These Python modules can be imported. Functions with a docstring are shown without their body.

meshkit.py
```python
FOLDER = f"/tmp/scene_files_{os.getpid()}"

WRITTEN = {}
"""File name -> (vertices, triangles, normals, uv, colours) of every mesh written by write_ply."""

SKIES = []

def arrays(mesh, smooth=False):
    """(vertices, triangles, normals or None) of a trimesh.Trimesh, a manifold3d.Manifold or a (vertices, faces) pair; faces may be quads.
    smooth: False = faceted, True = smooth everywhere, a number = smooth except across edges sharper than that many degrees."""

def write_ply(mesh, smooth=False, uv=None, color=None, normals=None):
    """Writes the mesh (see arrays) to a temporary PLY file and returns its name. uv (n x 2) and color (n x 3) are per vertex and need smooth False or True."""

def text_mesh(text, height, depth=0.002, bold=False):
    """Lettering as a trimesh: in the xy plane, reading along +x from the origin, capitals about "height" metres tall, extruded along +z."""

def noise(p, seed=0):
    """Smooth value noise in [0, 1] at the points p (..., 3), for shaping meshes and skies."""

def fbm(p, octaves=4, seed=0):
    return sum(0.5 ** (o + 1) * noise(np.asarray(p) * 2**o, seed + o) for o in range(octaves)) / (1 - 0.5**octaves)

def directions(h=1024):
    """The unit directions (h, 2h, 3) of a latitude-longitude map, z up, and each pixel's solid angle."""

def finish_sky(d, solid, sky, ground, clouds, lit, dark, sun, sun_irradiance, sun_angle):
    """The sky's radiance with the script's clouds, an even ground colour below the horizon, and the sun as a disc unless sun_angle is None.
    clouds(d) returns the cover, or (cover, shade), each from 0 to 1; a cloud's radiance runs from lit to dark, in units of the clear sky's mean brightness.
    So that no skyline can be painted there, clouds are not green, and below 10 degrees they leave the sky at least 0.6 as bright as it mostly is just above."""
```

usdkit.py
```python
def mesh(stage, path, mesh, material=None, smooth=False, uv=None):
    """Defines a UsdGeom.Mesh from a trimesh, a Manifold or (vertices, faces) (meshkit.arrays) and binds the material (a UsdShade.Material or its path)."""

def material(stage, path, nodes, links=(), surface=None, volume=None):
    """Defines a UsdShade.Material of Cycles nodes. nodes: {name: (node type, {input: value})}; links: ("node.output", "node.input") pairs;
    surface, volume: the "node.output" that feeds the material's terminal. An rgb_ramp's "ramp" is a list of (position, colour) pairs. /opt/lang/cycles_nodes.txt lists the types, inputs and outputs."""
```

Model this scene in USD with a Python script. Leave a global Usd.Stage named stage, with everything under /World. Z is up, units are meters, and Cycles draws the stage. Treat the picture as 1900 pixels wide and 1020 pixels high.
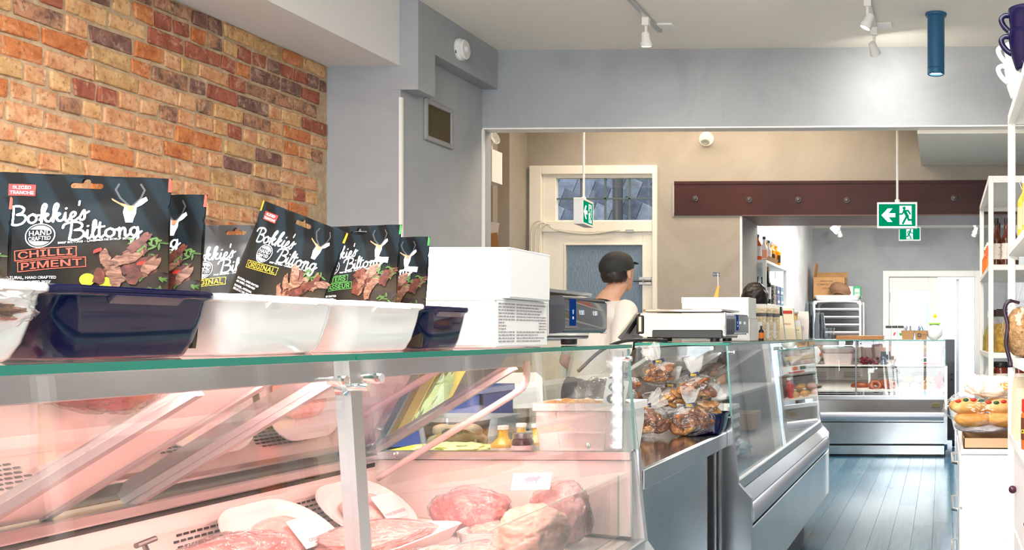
import math, random
import numpy as np, trimesh, manifold3d as m3, usdkit, meshkit
from shapely.geometry import Polygon, LineString, Point, MultiPolygon, box as sbox
from shapely.ops import unary_union
from shapely import affinity
from pxr import Usd, UsdGeom, UsdLux, UsdShade, Gf, Sdf

stage = Usd.Stage.CreateInMemory()
UsdGeom.SetStageUpAxis(stage, 'Z')
UsdGeom.Xform.Define(stage, '/World')
UsdGeom.Scope.Define(stage, '/World/Looks')
R = random.Random(7)

# ---------------------------------------------------------------- camera, daylight, exposure
EXPOSURE = 0.42
F, PX0, PY0, TH, CH = 1950.0, 1690.0, 620.0, 0.03, 1.32      # focal length in pixels, principal point, yaw, eye height
cam = UsdGeom.Camera.Define(stage, '/World/camera')
cam.CreateHorizontalApertureAttr(36.0)
cam.CreateVerticalApertureAttr(36.0 * 1020 / 1900)
cam.CreateFocalLengthAttr(36.0 * F / 1900)
cam.CreateHorizontalApertureOffsetAttr((950 - PX0) / 1900 * 36)
cam.CreateVerticalApertureOffsetAttr((PY0 - 510) / 1900 * 36)
cam.CreateExposureAttr(EXPOSURE)
cam.AddTranslateOp().Set(Gf.Vec3d(0, 0, CH))
cam.AddRotateXYZOp().Set(Gf.Vec3f(90, 0, math.degrees(TH)))

def rect_light(name, loc, rot, w, h, power, color):
    l = UsdLux.RectLight.Define(stage, '/World/' + name)
    l.CreateWidthAttr(w); l.CreateHeightAttr(h); l.CreateIntensityAttr(power); l.CreateColorAttr(Gf.Vec3f(*color))
    l.AddTranslateOp().Set(Gf.Vec3d(*loc)); l.AddRotateXYZOp().Set(Gf.Vec3f(*rot))
    return l

def spot(name, loc, target, power, color, angle=40, soft=.5, radius=.025):
    l = UsdLux.DiskLight.Define(stage, '/World/' + name)
    l.CreateRadiusAttr(radius); l.CreateIntensityAttr(power); l.CreateColorAttr(Gf.Vec3f(*color))
    sh = UsdLux.ShapingAPI.Apply(l.GetPrim())
    sh.CreateShapingConeAngleAttr(angle); sh.CreateShapingConeSoftnessAttr(soft)
    d = np.array(target, float) - np.array(loc, float); d /= np.linalg.norm(d)
    z = -d; x = np.cross([0, 1, 0.01], z); x /= np.linalg.norm(x); y = np.cross(z, x)
    l.AddTransformOp().Set(Gf.Matrix4d(*x, 0, *y, 0, *z, 0, *map(float, loc), 1))
    return l

sky = UsdLux.DomeLight.Define(stage, '/World/sky')
sky.CreateIntensityAttr(1.0); sky.CreateColorAttr(Gf.Vec3f(.86, .93, 1.0))
# daylight through the shop window behind the camera, and through the ceiling fittings' rooms
rect_light('window_daylight', (-1.1, -2.9, 1.75), (90, 0, 0), 3.6, 2.3, 5, (.95, .98, 1.0))
# (shop window light faces +y)
WARM = (1.0, .81, .60); NEUT = (1.0, .95, .88)
rect_light('room_fitting', (-1.2, 1.2, 3.04), (0, 0, 0), 2.4, 3.2, 8.5, (1, .97, .93))
rect_light('room_fitting_001', (-1.6, 7.1, 3.04), (0, 0, 0), 2.0, .7, 6, WARM)
rect_light('room_fitting_002', (-.5, 10.2, 2.60), (0, 0, 0), 1.6, 2.6, 6, (1, .97, .93))

# ---------------------------------------------------------------- helpers
def srgb(r, g, b):
    f = lambda c: (c / 255 / 12.92) if c <= 10 else ((c / 255 + .055) / 1.055) ** 2.4
    return (f(r), f(g), f(b))

def ray(px, py):
    u, v = (px - PX0) / F, (PY0 - py) / F
    c, s = math.cos(TH), math.sin(TH)
    return u * c - s, u * s + c, v
def at(px, py, y):
    a, b, v = ray(px, py); t = y / b; return np.array([a * t, y, CH + v * t])
def on_x(px, py, x):
    a, b, v = ray(px, py); t = x / a; return np.array([x, b * t, CH + v * t])
def on_z(px, py, z):
    a, b, v = ray(px, py); t = (z - CH) / v; return np.array([a * t, b * t, z])

used = set()
def numbered(parent, name):
    p, k = f'{parent}/{name}', 0
    while p in used:
        k += 1; p = f'{parent}/{name}_{k:03d}'
    used.add(p); return p

def put(prim, loc=(0, 0, 0), rot=(0, 0, 0), scale=(1, 1, 1)):
    x = UsdGeom.Xformable(prim)
    x.AddTranslateOp().Set(Gf.Vec3d(*map(float, loc))); x.AddRotateXYZOp().Set(Gf.Vec3f(*map(float, rot))); x.AddScaleOp().Set(Gf.Vec3f(*map(float, scale)))

def tag(prim, label=None, cat=None, group=None, kind=None):
    for k, v in (('label', label), ('category', cat), ('group', group), ('kind', kind)):
        if v: prim.SetCustomDataByKey(k, v)
    return prim

def thing(name, label, cat, loc=(0, 0, 0), rot=(0, 0, 0), group=None, scale=(1, 1, 1)):
    p = UsdGeom.Xform.Define(stage, numbered('/World', name)).GetPrim()
    put(p, loc, rot, scale)
    return tag(p, label, cat, group)

def part(parent, name, mesh, m, label=None, smooth=False, kind=None):
    if isinstance(mesh, list): mesh = cat(mesh)
    if isinstance(mesh, trimesh.Trimesh): mesh = mesh.copy(); mesh.remove_unreferenced_vertices()
    p = usdkit.mesh(stage, numbered(str(parent.GetPath()), name), mesh, m, smooth).GetPrim()
    return tag(p, label, kind=kind)

def single(name, mesh, m, label, cat_, group=None, loc=(0, 0, 0), rot=(0, 0, 0), smooth=False, scale=(1, 1, 1)):
    if isinstance(mesh, list): mesh = cat(mesh)
    p = usdkit.mesh(stage, numbered('/World', name), mesh, m, smooth).GetPrim()
    put(p, loc, rot, scale)
    return tag(p, label, cat_, group)

def struct(name, mesh, m, smooth=False):
    if isinstance(mesh, list): mesh = cat(mesh)
    p = usdkit.mesh(stage, numbered('/World', name), mesh, m, smooth).GetPrim()
    return tag(p, kind='structure')

def copy(src, label, loc, rot=(0, 0, 0), group=None, scale=(1, 1, 1)):
    was = src.GetCustomData()
    base = src.GetName()
    if base[-4:-3] == '_' and base[-3:].isdigit(): base = base[:-4]
    r = thing(base, label, was['category'], loc, rot, group or was.get('group'), scale)
    r.GetReferences().AddInternalReference(src.GetPath()); r.SetInstanceable(True)
    return r

def cat(ms): return trimesh.util.concatenate([m for m in ms if m is not None])
def moved(m, loc=(0, 0, 0), rot=(0, 0, 0)):
    m = m.copy()
    if any(rot):
        e = trimesh.transformations.euler_matrix(*np.radians(rot), 'sxyz'); m.apply_transform(e)
    m.apply_translation(loc); return m
def tm(man):
    k = man.to_mesh(); return trimesh.Trimesh(k.vert_properties[:, :3], k.tri_verts, process=False)
def box(x0, y0, z0, x1, y1, z1):
    m = trimesh.creation.box((abs(x1 - x0), abs(y1 - y0), abs(z1 - z0))); m.apply_translation(((x0 + x1) / 2, (y0 + y1) / 2, (z0 + z1) / 2)); return m
def cbox(x0, y0, z0, x1, y1, z1, c=.004):
    pts = []
    for sx in (0, 1):
        for sy in (0, 1):
            for sz in (0, 1):
                p = [(x0, x1)[sx], (y0, y1)[sy], (z0, z1)[sz]]; d = [c if not s else -c for s in (sx, sy, sz)]
                for k in range(3):
                    q = [p[j] + (d[j] if j != k else 0) for j in range(3)]; pts.append(q)
    return tm(m3.Manifold.hull_points(np.array(pts)))
def hull(pts): return tm(m3.Manifold.hull_points(np.asarray(pts, float)))
def tube(pts, r, n=8, closed=False):
    p = np.asarray(pts, float); k = len(p); rr = np.broadcast_to(r, (k,))
    t = np.gradient(p, axis=0) if not closed else np.roll(p, -1, 0) - np.roll(p, 1, 0)
    t /= np.linalg.norm(t, axis=1, keepdims=True) + 1e-12
    a = np.cross(t[0], [0, 0, 1.0] if abs(t[0][2]) < .9 else [1.0, 0, 0]); A = []
    for i in range(k):
        a = a - t[i] * np.dot(a, t[i]); a /= np.linalg.norm(a) + 1e-12; A.append(a)
    A = np.array(A); B = np.cross(t, A); ang = np.arange(n) * 2 * np.pi / n
    v = (p[:, None] + rr[:, None, None] * (np.cos(ang)[None, :, None] * A[:, None] + np.sin(ang)[None, :, None] * B[:, None])).reshape(-1, 3)
    f = []
    for i in range(k if closed else k - 1):
        i2 = (i + 1) % k
        for j in range(n):
            j2 = (j + 1) % n; f += [(i * n + j, i * n + j2, i2 * n + j2), (i * n + j, i2 * n + j2, i2 * n + j)]
    if not closed:
        for e, fl in ((0, 1), (k - 1, 0)):
            for j in range(1, n - 1):
                tri = (e * n, e * n + j, e * n + j + 1); f.append(tri[::-1] if fl else tri)
    return trimesh.Trimesh(v, f, process=False)
def smooth_path(pts, k=6):
    p = np.asarray(pts, float); q = np.vstack([2 * p[0] - p[1], p, 2 * p[-1] - p[-2]]); out = []
    for i in range(1, len(q) - 2):
        for t in np.arange(k) / k:
            out.append(.5 * (2 * q[i] + (q[i + 1] - q[i - 1]) * t + (2 * q[i - 1] - 5 * q[i] + 4 * q[i + 1] - q[i + 2]) * t * t + (3 * q[i] - q[i - 1] - 3 * q[i + 1] + q[i + 2]) * t ** 3))
    return np.array(out + [p[-1]])
def loft(rings, cap0=True, cap1=True):
    n, k = len(rings[0]), len(rings); v = np.vstack(rings); f = []
    for i in range(k - 1):
        for j in range(n):
            j2 = (j + 1) % n; f += [(i * n + j, i * n + j2, (i + 1) * n + j2), (i * n + j, (i + 1) * n + j2, (i + 1) * n + j)]
    v = list(v)
    for on, i, fl in ((cap0, 0, 1), (cap1, k - 1, 0)):
        if on:
            c = len(v); v.append(np.mean(rings[i], 0))
            for j in range(n):
                tri = (i * n + j, i * n + (j + 1) % n, c); f.append(tri[::-1] if fl else tri)
    return trimesh.Trimesh(np.array(v), f, process=False)
def lathe(prof, n=20):
    a = np.arange(n) * 2 * np.pi / n
    return loft([np.stack([r * np.cos(a), r * np.sin(a), np.full(n, z)], 1) for r, z in prof])
def rr_ring(w, d, r, z, n=5):
    out = []
    for cx, cy, a0 in ((w / 2 - r, d / 2 - r, 0), (-w / 2 + r, d / 2 - r, 90), (-w / 2 + r, -d / 2 + r, 180), (w / 2 - r, -d / 2 + r, 270)):
        for k in range(n):
            a = math.radians(a0 + 90 * k / (n - 1)); out.append((cx + r * math.cos(a), cy + r * math.sin(a), z))
    return np.array(out)
def extrude(poly, h):
    gs = getattr(poly, 'geoms', [poly]); return cat([trimesh.creation.extrude_polygon(g, h, engine='earcut') for g in gs if g.area > 1e-9])
def prism(pts, a0, a1, axis='y'):
    """2-D polygon (x,z) extruded along y, (y,z) along x, or (x,y) along z"""
    m = extrude(Polygon(pts).buffer(0), a1 - a0); v = m.vertices.copy()
    if axis == 'y': m.vertices = np.stack([v[:, 0], v[:, 2] + a0, v[:, 1]], 1); m.invert()
    elif axis == 'x': m.vertices = np.stack([v[:, 2] + a0, v[:, 0], v[:, 1]], 1)
    else: m.vertices = v + [0, 0, a0]
    return m
def ico(r, sub=2, scale=(1, 1, 1), loc=(0, 0, 0)):
    m = trimesh.creation.icosphere(sub, r); m.apply_scale(scale) if np.ndim(scale) == 0 else None
    m.vertices = m.vertices * np.array(scale) + np.array(loc); return m
def lump(r, scale=(1, 1, 1), loc=(0, 0, 0), amp=.2, freq=3., seed=0, sub=3, octaves=3):
    m = trimesh.creation.icosphere(sub, 1.0)
    d = meshkit.fbm(m.vertices * freq + seed * 17.3, octaves, seed) - .5
    m.vertices = m.vertices * (1 + 2 * amp * d)[:, None] * r * np.array(scale) + np.array(loc); return m
def text(s, h, depth=.0006, bold=False, center=True):
    m = meshkit.text_mesh(s, h, depth, bold)
    if center: m.apply_translation((-m.bounds[:, 0].mean(), -h / 2, 0))
    return m
def facing(m, loc, yaw=0, flip=False):
    """a flat xy mesh (reading +x, proud along +z) stood upright: reads along +x and faces -y at yaw 0; yaw turns it about z"""
    return moved(moved(m, (0, 0, 0), (90, 0, 0)), loc, (0, 0, yaw)) if False else moved(moved(moved(m, rot=(90, 0, 0)), rot=(0, 0, yaw)), loc)

# ---------------------------------------------------------------- materials
LK = '/World/Looks/'
mats = {}
def mat(name, col, rough=.5, metal=0., var=0., vscale=6., bump=0., bscale=40., **kw):
    """principled; var mixes towards a darker tone with soft noise; bump adds a fine relief"""
    n = {'p': ('principled_bsdf', {'base_color': col, 'roughness': rough, 'metallic': metal, **kw})}; l = []
    if var or bump: n['tc'] = ('texture_coordinate', {})
    if var:
        n['n'] = ('noise_texture', {'scale': vscale, 'detail': 5, 'roughness': .6})
        n['r'] = ('rgb_ramp', {'ramp': [(.3, tuple(c * (1 - var) for c in col)), (.7, tuple(min(1, c * (1 + var * .5)) for c in col))]})
        l += [('tc.object', 'n.vector'), ('n.fac', 'r.fac'), ('r.color', 'p.base_color')]
    if bump:
        n['bn'] = ('noise_texture', {'scale': bscale, 'detail': 4}); n['b'] = ('bump', {'strength': bump, 'distance': .01})
        l += [('tc.object', 'bn.vector'), ('bn.fac', 'b.height'), ('b.normal', 'p.normal')]
    mats[name] = usdkit.material(stage, LK + name, n, l, surface='p.BSDF'); return mats[name]
def pane(name, tint=(.97, .99, .985), f0=.04, rough=0., gloss=(1, 1, 1)):
    mats[name] = usdkit.material(stage, LK + name, {'t': ('transparent_bsdf', {'color': tint}), 'g': ('glossy_bsdf', {'color': gloss, 'roughness': rough}), 'f': ('layer_weight', {'blend': .5}),
                      'w': ('math', {'math_type': 'power', 'value2': 5.0}), 'a': ('math', {'math_type': 'multiply_add', 'value2': 1 - f0, 'value3': f0}), 'm': ('mix_closure', {})},
                      [('f.facing', 'w.value1'), ('w.value', 'a.value1'), ('a.value', 'm.fac'), ('t.BSDF', 'm.closure1'), ('g.BSDF', 'm.closure2')], surface='m.closure'); return mats[name]
def emit(name, col, s):
    mats[name] = usdkit.material(stage, LK + name, {'e': ('emission', {'color': col, 'strength': s})}, [], surface='e.emission'); return mats[name]
def two_tone(name, ramp, scale, rough=.5, detail=6, bump=.2, dist=.6, stretch=(1, 1, 1), **kw):
    mats[name] = usdkit.material(stage, LK + name, {'tc': ('texture_coordinate', {}), 'mp': ('mapping', {'scale': stretch}), 'n': ('noise_texture', {'scale': scale, 'detail': detail, 'roughness': .65, 'distortion': dist}),
        'r': ('rgb_ramp', {'ramp': ramp}), 'b': ('bump', {'strength': bump, 'distance': .01}), 'p': ('principled_bsdf', {'roughness': rough, **kw})},
        [('tc.object', 'mp.vector'), ('mp.vector', 'n.vector'), ('n.fac', 'r.fac'), ('r.color', 'p.base_color'), ('n.fac', 'b.height'), ('b.normal', 'p.normal')], surface='p.BSDF'); return mats[name]

PLASTER = two_tone('plaster', [(.25, srgb(148, 152, 156)), (.5, srgb(160, 163, 166)), (.75, srgb(170, 172, 174))], 1.6, .75, 8, .05, 1.2)
PLASTERT = two_tone('plaster_taupe', [(.25, srgb(150, 143, 132)), (.5, srgb(162, 154, 143)), (.75, srgb(172, 165, 154))], 1.6, .75, 8, .05, 1.2)
CEIL = mat('ceiling_paint', srgb(238, 233, 222), .8)
WHITE = mat('white_paint', srgb(236, 234, 228), .45)
CREAM = mat('cream_paint', srgb(234, 229, 216), .45)
MORTAR = two_tone('mortar', [(.3, srgb(158, 132, 102)), (.55, srgb(184, 160, 128)), (.8, srgb(206, 190, 164))], 22, .95, 8, .6)
STEEL = mat('brushed_steel', (.54, .55, .56), .19, 1., var=.15, vscale=3, anisotropic=.5)
STEELD = mat('dark_steel', (.25, .26, .27), .35, 1.)
ALU = mat('aluminium', (.62, .62, .62), .32, 1.)
CHROME = mat('chrome', (.85, .85, .86), .08, 1.)
GLASS = pane('clear_glass')
PLASTIC = pane('clear_film', (.985, .985, .985), .05, .08)
MIRROR = usdkit.material(stage, LK + 'tinted_door_glass', {'t': ('transparent_bsdf', {'color': (.8, .78, .77)}), 'g': ('glossy_bsdf', {'color': (.9, .9, .9), 'roughness': .01}), 'm': ('mix_closure', {'fac': .58})},
                         [('t.BSDF', 'm.closure1'), ('g.BSDF', 'm.closure2')], surface='m.closure')
EDGE2 = mat('pane_edge_pale', srgb(120, 168, 160), .15)
EDGE = mat('glass_edge_green', srgb(24, 122, 104), .15, 0, emission_color=(0, 0, 0))
BLACK = mat('black_plastic', (.012, .012, .013), .35)
DARK = mat('dark_grey', (.05, .05, .052), .5)
PAPER = mat('white_card', srgb(226, 225, 222), .6)
KRAFT = mat('kraft_card', srgb(176, 132, 84), .75, var=.12, vscale=9)
WHITEPL = mat('white_plastic', srgb(238, 236, 232), .3)
ENAMELW = mat('white_stoneware', srgb(240, 238, 234), .12, coat_weight=.6)
ENAMELB = mat('navy_stoneware', srgb(10, 10, 50), .08, specular_ior_level=.4)
RED = mat('red_print', srgb(190, 40, 30), .45)
INK = mat('dark_ink', (.02, .02, .025), .6)
WHITEINK = mat('white_print', srgb(245, 245, 242), .45)
BEAMRED = mat('oxide_red_steel', srgb(62, 25, 22), .5, 0, specular_ior_level=.3, var=.3, vscale=3, bump=.15, bscale=30)
GREEN = mat('green_print', srgb(60, 150, 60), .5)
WOODY = two_tone('board_wood', [(.3, srgb(120, 72, 36)), (.7, srgb(176, 118, 64))], 6, .5, 4, .1, .5, (1, 12, 12))
# ---------------------------------------------------------------- the setting
HC, XL, XR, YF, YB = 3.07, -3.22, .78, -3.0, 13.0
YC, YH, YM, YM2 = 5.42, 6.40, 7.70, 8.38            # pillar front, header front, middle wall and its far face
# floor of painted planks
fl = struct('floor', box(XL - .3, YF, -.12, XR + .2, YB, -.012), mat('floor_gap', (.012, .018, .022), .8))
def plank_mat(name, c):
    return usdkit.material(stage, LK + name, {'tc': ('texture_coordinate', {}), 'mp': ('mapping', {'scale': (14, .9, 1)}), 'n': ('noise_texture', {'scale': 3, 'detail': 6, 'roughness': .6}),
        'r': ('rgb_ramp', {'ramp': [(.3, tuple(x * .93 for x in c)), (.7, tuple(x * 1.05 for x in c))]}), 'rr': ('map_range', {'from_min': .2, 'from_max': .8, 'to_min': .15, 'to_max': .20}),
        'b': ('bump', {'strength': .05, 'distance': .003}), 'p': ('principled_bsdf', {'specular_ior_level': .7})},
        [('tc.object', 'mp.vector'), ('mp.vector', 'n.vector'), ('n.fac', 'r.fac'), ('r.color', 'p.base_color'), ('n.fac', 'rr.value'), ('rr.result', 'p.roughness'), ('n.fac', 'b.height'), ('b.normal', 'p.normal')], surface='p.BSDF')
PL = [plank_mat(f'painted_plank_{k}', srgb(*c)) for k, c in enumerate([(74, 122, 144), (86, 132, 152), (64, 112, 136), (92, 132, 148)])]
x = -1.55
while x < XR:
    w = .135
    y = 2.6 - R.random() * 2
    while y < YB:
        L = 2.2 + R.random() * 1.6
        y2 = min(y + L, YB)
        part(fl, 'plank', cbox(x + .0005, y + .0005, -.012, x + w - .0005, y2 - .0005, R.random() * .0006, .0008), R.choice(PL))
        y = y2
    x += w
struct('floor', box(XL - .3, YF, -.01, -1.56, YB, 0), PL[2])
# ceilings
struct('ceiling', box(XL - .3, YF, HC, XR + .2, YM + .05, HC + .1), CEIL)
struct('ceiling', box(-1.75, YM + .02, 2.63, XR + .2, YB, 2.73), CEIL)
# bulkhead over the brick wall
struct('trim_1', box(XL - .02, YF, 2.725, -2.84, YC, HC), mat('bulkhead_white', srgb(228, 226, 222), .7))
# right wall, front wall with shop window
struct('wall_right', box(XR, YF, 0, XR + .2, YB, HC), PLASTER)
wf = struct('wall_front', [box(XL - .3, YF - .2, 0, -2.95, YF, HC), box(.72, YF - .2, 0, XR + .2, YF, HC), box(-2.95, YF - .2, 0, .72, YF, .55), box(-2.95, YF - .2, 2.95, .72, YF, HC)], WHITE)
for k, x in enumerate((-2.95, -2.1, -1.3, -.45, .30, .66)): part(wf, 'mullion', cbox(x, YF - .05, .55, x + .06, YF + .19, 2.95, .004), WHITE)
for z in (.55, 2.25, 2.89): part(wf, 'transom_bar', cbox(-2.95, YF - .05, z, .72, YF + .19, z + .06, .004), WHITE)
# brick wall, each brick its own piece
wl = struct('wall_left', box(XL - .3, YF, 0, XL - .0085, YM, HC), MORTAR)
def brick_mat(name, base, alt, smear=.55, dark=.45):
    return usdkit.material(stage, LK + name, {'tc': ('texture_coordinate', {}), 'n': ('noise_texture', {'scale': 14, 'detail': 6, 'roughness': .7}), 'r': ('rgb_ramp', {'ramp': [(.38, alt), (.58, base)]}),
        'n2': ('noise_texture', {'scale': 17, 'detail': 8, 'roughness': .75, 'distortion': .8}), 'r2': ('rgb_ramp', {'ramp': [(.60 - smear * .2, (0, 0, 0)), (.72, (1, 1, 1))]}), 'mx': ('mix_color', {'b': srgb(222, 192, 156)}),
        'n3': ('noise_texture', {'scale': 60, 'detail': 5}), 'r3': ('rgb_ramp', {'ramp': [(.34, (1, 1, 1)), (.44, (0, 0, 0))]}), 'md': ('mix_color', {'b': srgb(84, 54, 40)}), 'k': ('math', {'math_type': 'multiply', 'value2': dark}), 'k2': ('math', {'math_type': 'multiply', 'value2': .8}),
        'b': ('bump', {'strength': .5, 'distance': .006}), 'p': ('principled_bsdf', {'roughness': .9})},
        [('tc.object', 'n.vector'), ('tc.object', 'n2.vector'), ('tc.object', 'n3.vector'), ('n.fac', 'r.fac'), ('n2.fac', 'r2.fac'), ('r2.color', 'k2.value1'), ('k2.value', 'mx.fac'), ('r.color', 'mx.a'), ('n3.fac', 'r3.fac'), ('r3.color', 'k.value1'), ('k.value', 'md.fac'), ('mx.result', 'md.a'), ('md.result', 'p.base_color'), ('n2.fac', 'b.height'), ('b.normal', 'p.normal')], surface='p.BSDF')
BR = {'tan': brick_mat('brick_tan', srgb(208, 158, 114), srgb(184, 120, 78)), 'buff': brick_mat('brick_buff', srgb(212, 170, 118), srgb(186, 132, 82)), 'orange': brick_mat('brick_orange', srgb(200, 126, 74), srgb(174, 96, 50), .35),
      'red': brick_mat('brick_red', srgb(166, 94, 70), srgb(134, 68, 50), .35), 'plum': brick_mat('brick_plum', srgb(136, 96, 84), srgb(98, 66, 60), .4), 'olive': brick_mat('brick_olive', srgb(200, 160, 106), srgb(170, 128, 84), .4), 'burnt': brick_mat('brick_burnt', srgb(180, 128, 94), srgb(104, 78, 66), .4, .6)}
def brick_rows(y0, y1, z0, z1):
    rh = .0745; nrow = int((z1 - z0) / rh)
    rb = random.Random(3)
    for r in range(nrow):
        zt = z1 - r * rh; y = y1 + .03 - rb.random() * .2; headers = (r % 5 == 1)
        while y > y0:
            L = rb.choice([.105, .11, .1]) if headers or rb.random() < .33 else rb.choice([.215, .22, .2, .16])
            a, b = y - L, min(y, y1)
            if b - a > .02:
                top = zt - r / nrow; q = rb.random(); high = 1 - r / nrow
                pr = .62 if high > .88 else .34 if high > .78 else .11
                kind = 'red' if q < pr * .55 else 'plum' if q < pr * .9 else 'burnt' if q < pr + .09 else 'orange' if q < pr + .17 else 'olive' if q < pr + .27 else 'buff' if q < pr + .45 else 'tan'
                d = rb.uniform(-.004, .003); g = .0065 + rb.uniform(-.001, .0025)
                pts = []
                for (yy, zz) in ((a + g, zt - rh + g), (b - g, zt - rh + g), (b - g, zt - g), (a + g, zt - g)):
                    yy += rb.uniform(-.005, .005); zz += rb.uniform(-.0045, .0045)
                    sy = 1 if yy < (a + b) / 2 else -1; sz = 1 if zz < zt - rh / 2 else -1
                    c = rb.uniform(.0015, .006)
                    pts += [(XL - .03, yy, zz), (XL + d - .004, yy, zz + sz * c), (XL + d - .004, yy + sy * c, zz), (XL + d, yy + sy * c * 1.1, zz + sz * c * 1.1)]
                part(wl, 'brick', hull(pts), BR[kind])
            y = a
brick_rows(3.35, YC, 1.30, 2.725)
brick_rows(6.75, YM, 2.0, 2.6)
# grey pillar, boxing and header
pil = struct('wall_pillar', [box(XL - .2, YC, 0, -2.835, YH + .12, HC)], PLASTER)
struct('trim_2', [box(-2.90, YC - .003, 2.60, -2.74, 5.60, HC), box(-2.90, 5.60, 2.83, -2.74, YH + .01, HC)], PLASTER)
struct('trim_3', [box(-2.842, YC - .006, 0, -2.826, YC + .012, 2.56), box(-2.838, YH - .012, 0, -2.824, YH + .01, 2.58)], WHITE)   # painted corner beads
struct('wall_header', box(-2.84, YH, 2.592, XR, YH + .10, HC), PLASTER)
struct('trim_4', box(-2.84, YH - .002, 2.583, XR, YH + .11, 2.592), WHITE)
struct('trim_5', box(-.155, YH + .10, 2.56, XR, YM, 2.66), CEIL)          # dropped soffit on the right
# middle wall with door and opening
DX0, DX1 = -3.05, -2.10
struct('wall_middle', [box(XL - .3, YM, 0, DX0 + .04, YM + .14, HC), box(DX0 + .04, YM, 2.54, DX1 - .02, YM + .14, HC), box(DX1 - .02, YM, 0, -1.482, YM + .14, HC), box(-1.482, YM, 2.446, XR, YM + .3, HC), box(-1.62, YM + .14, 0, -1.482, YM2, 2.5)], PLASTERT)
struct('trim_6', box(-1.49, YM - .003, 0, -1.474, YM + .012, 2.19), WHITE)
struct('wall_side', [box(XL - .02, YM - .32, 0, -3.075, YM, HC), box(XL - .02, YM - .40, 0, -3.16, YM - .3, HC)], PLASTERT)
# red steel beam set in the wall above the opening
bm = thing('steel_beam', 'long dark oxide-red steel beam with bolt heads set into the grey wall', 'beam')
bx0 = -1.975
part(bm, 'web', box(bx0, YM - .010, 2.205, XR, YM + .12, 2.446), BEAMRED)
part(bm, 'flange', box(bx0, YM - .016, 2.425, XR, YM + .12, 2.446), BEAMRED)
part(bm, 'flange', box(bx0, YM - .016, 2.196, XR, YM + .12, 2.212), BEAMRED)
part(bm, 'lower_plate', cbox(-1.475, YM - .016, 2.188, XR, YM2, 2.199, .002), mat('beam_soffit_brown', srgb(120, 84, 78), .45))
for px, py in ((1290, 368), (1390, 370), (1481, 370), (1571, 371), (1770, 367)):
    p = at(px, py, YM - .012)
    part(bm, 'bolt_head', cat([moved(lathe([(0, 0), (.021, 0), (.021, .004), (.014, .005), (.014, .016), (.010, .020), (0, .020)], 10), rot=(90, 0, 0), loc=p)]), mat('bolt_dark', (.10, .09, .085), .4, .7) if 'bolt_dark' not in mats else mats['bolt_dark'], smooth=30)
# wall around the beam end (recess edge)
struct('trim_7', [box(bx0 - .012, YM - .012, 2.19, bx0, YM + .05, 2.452)], PLASTER)
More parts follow.
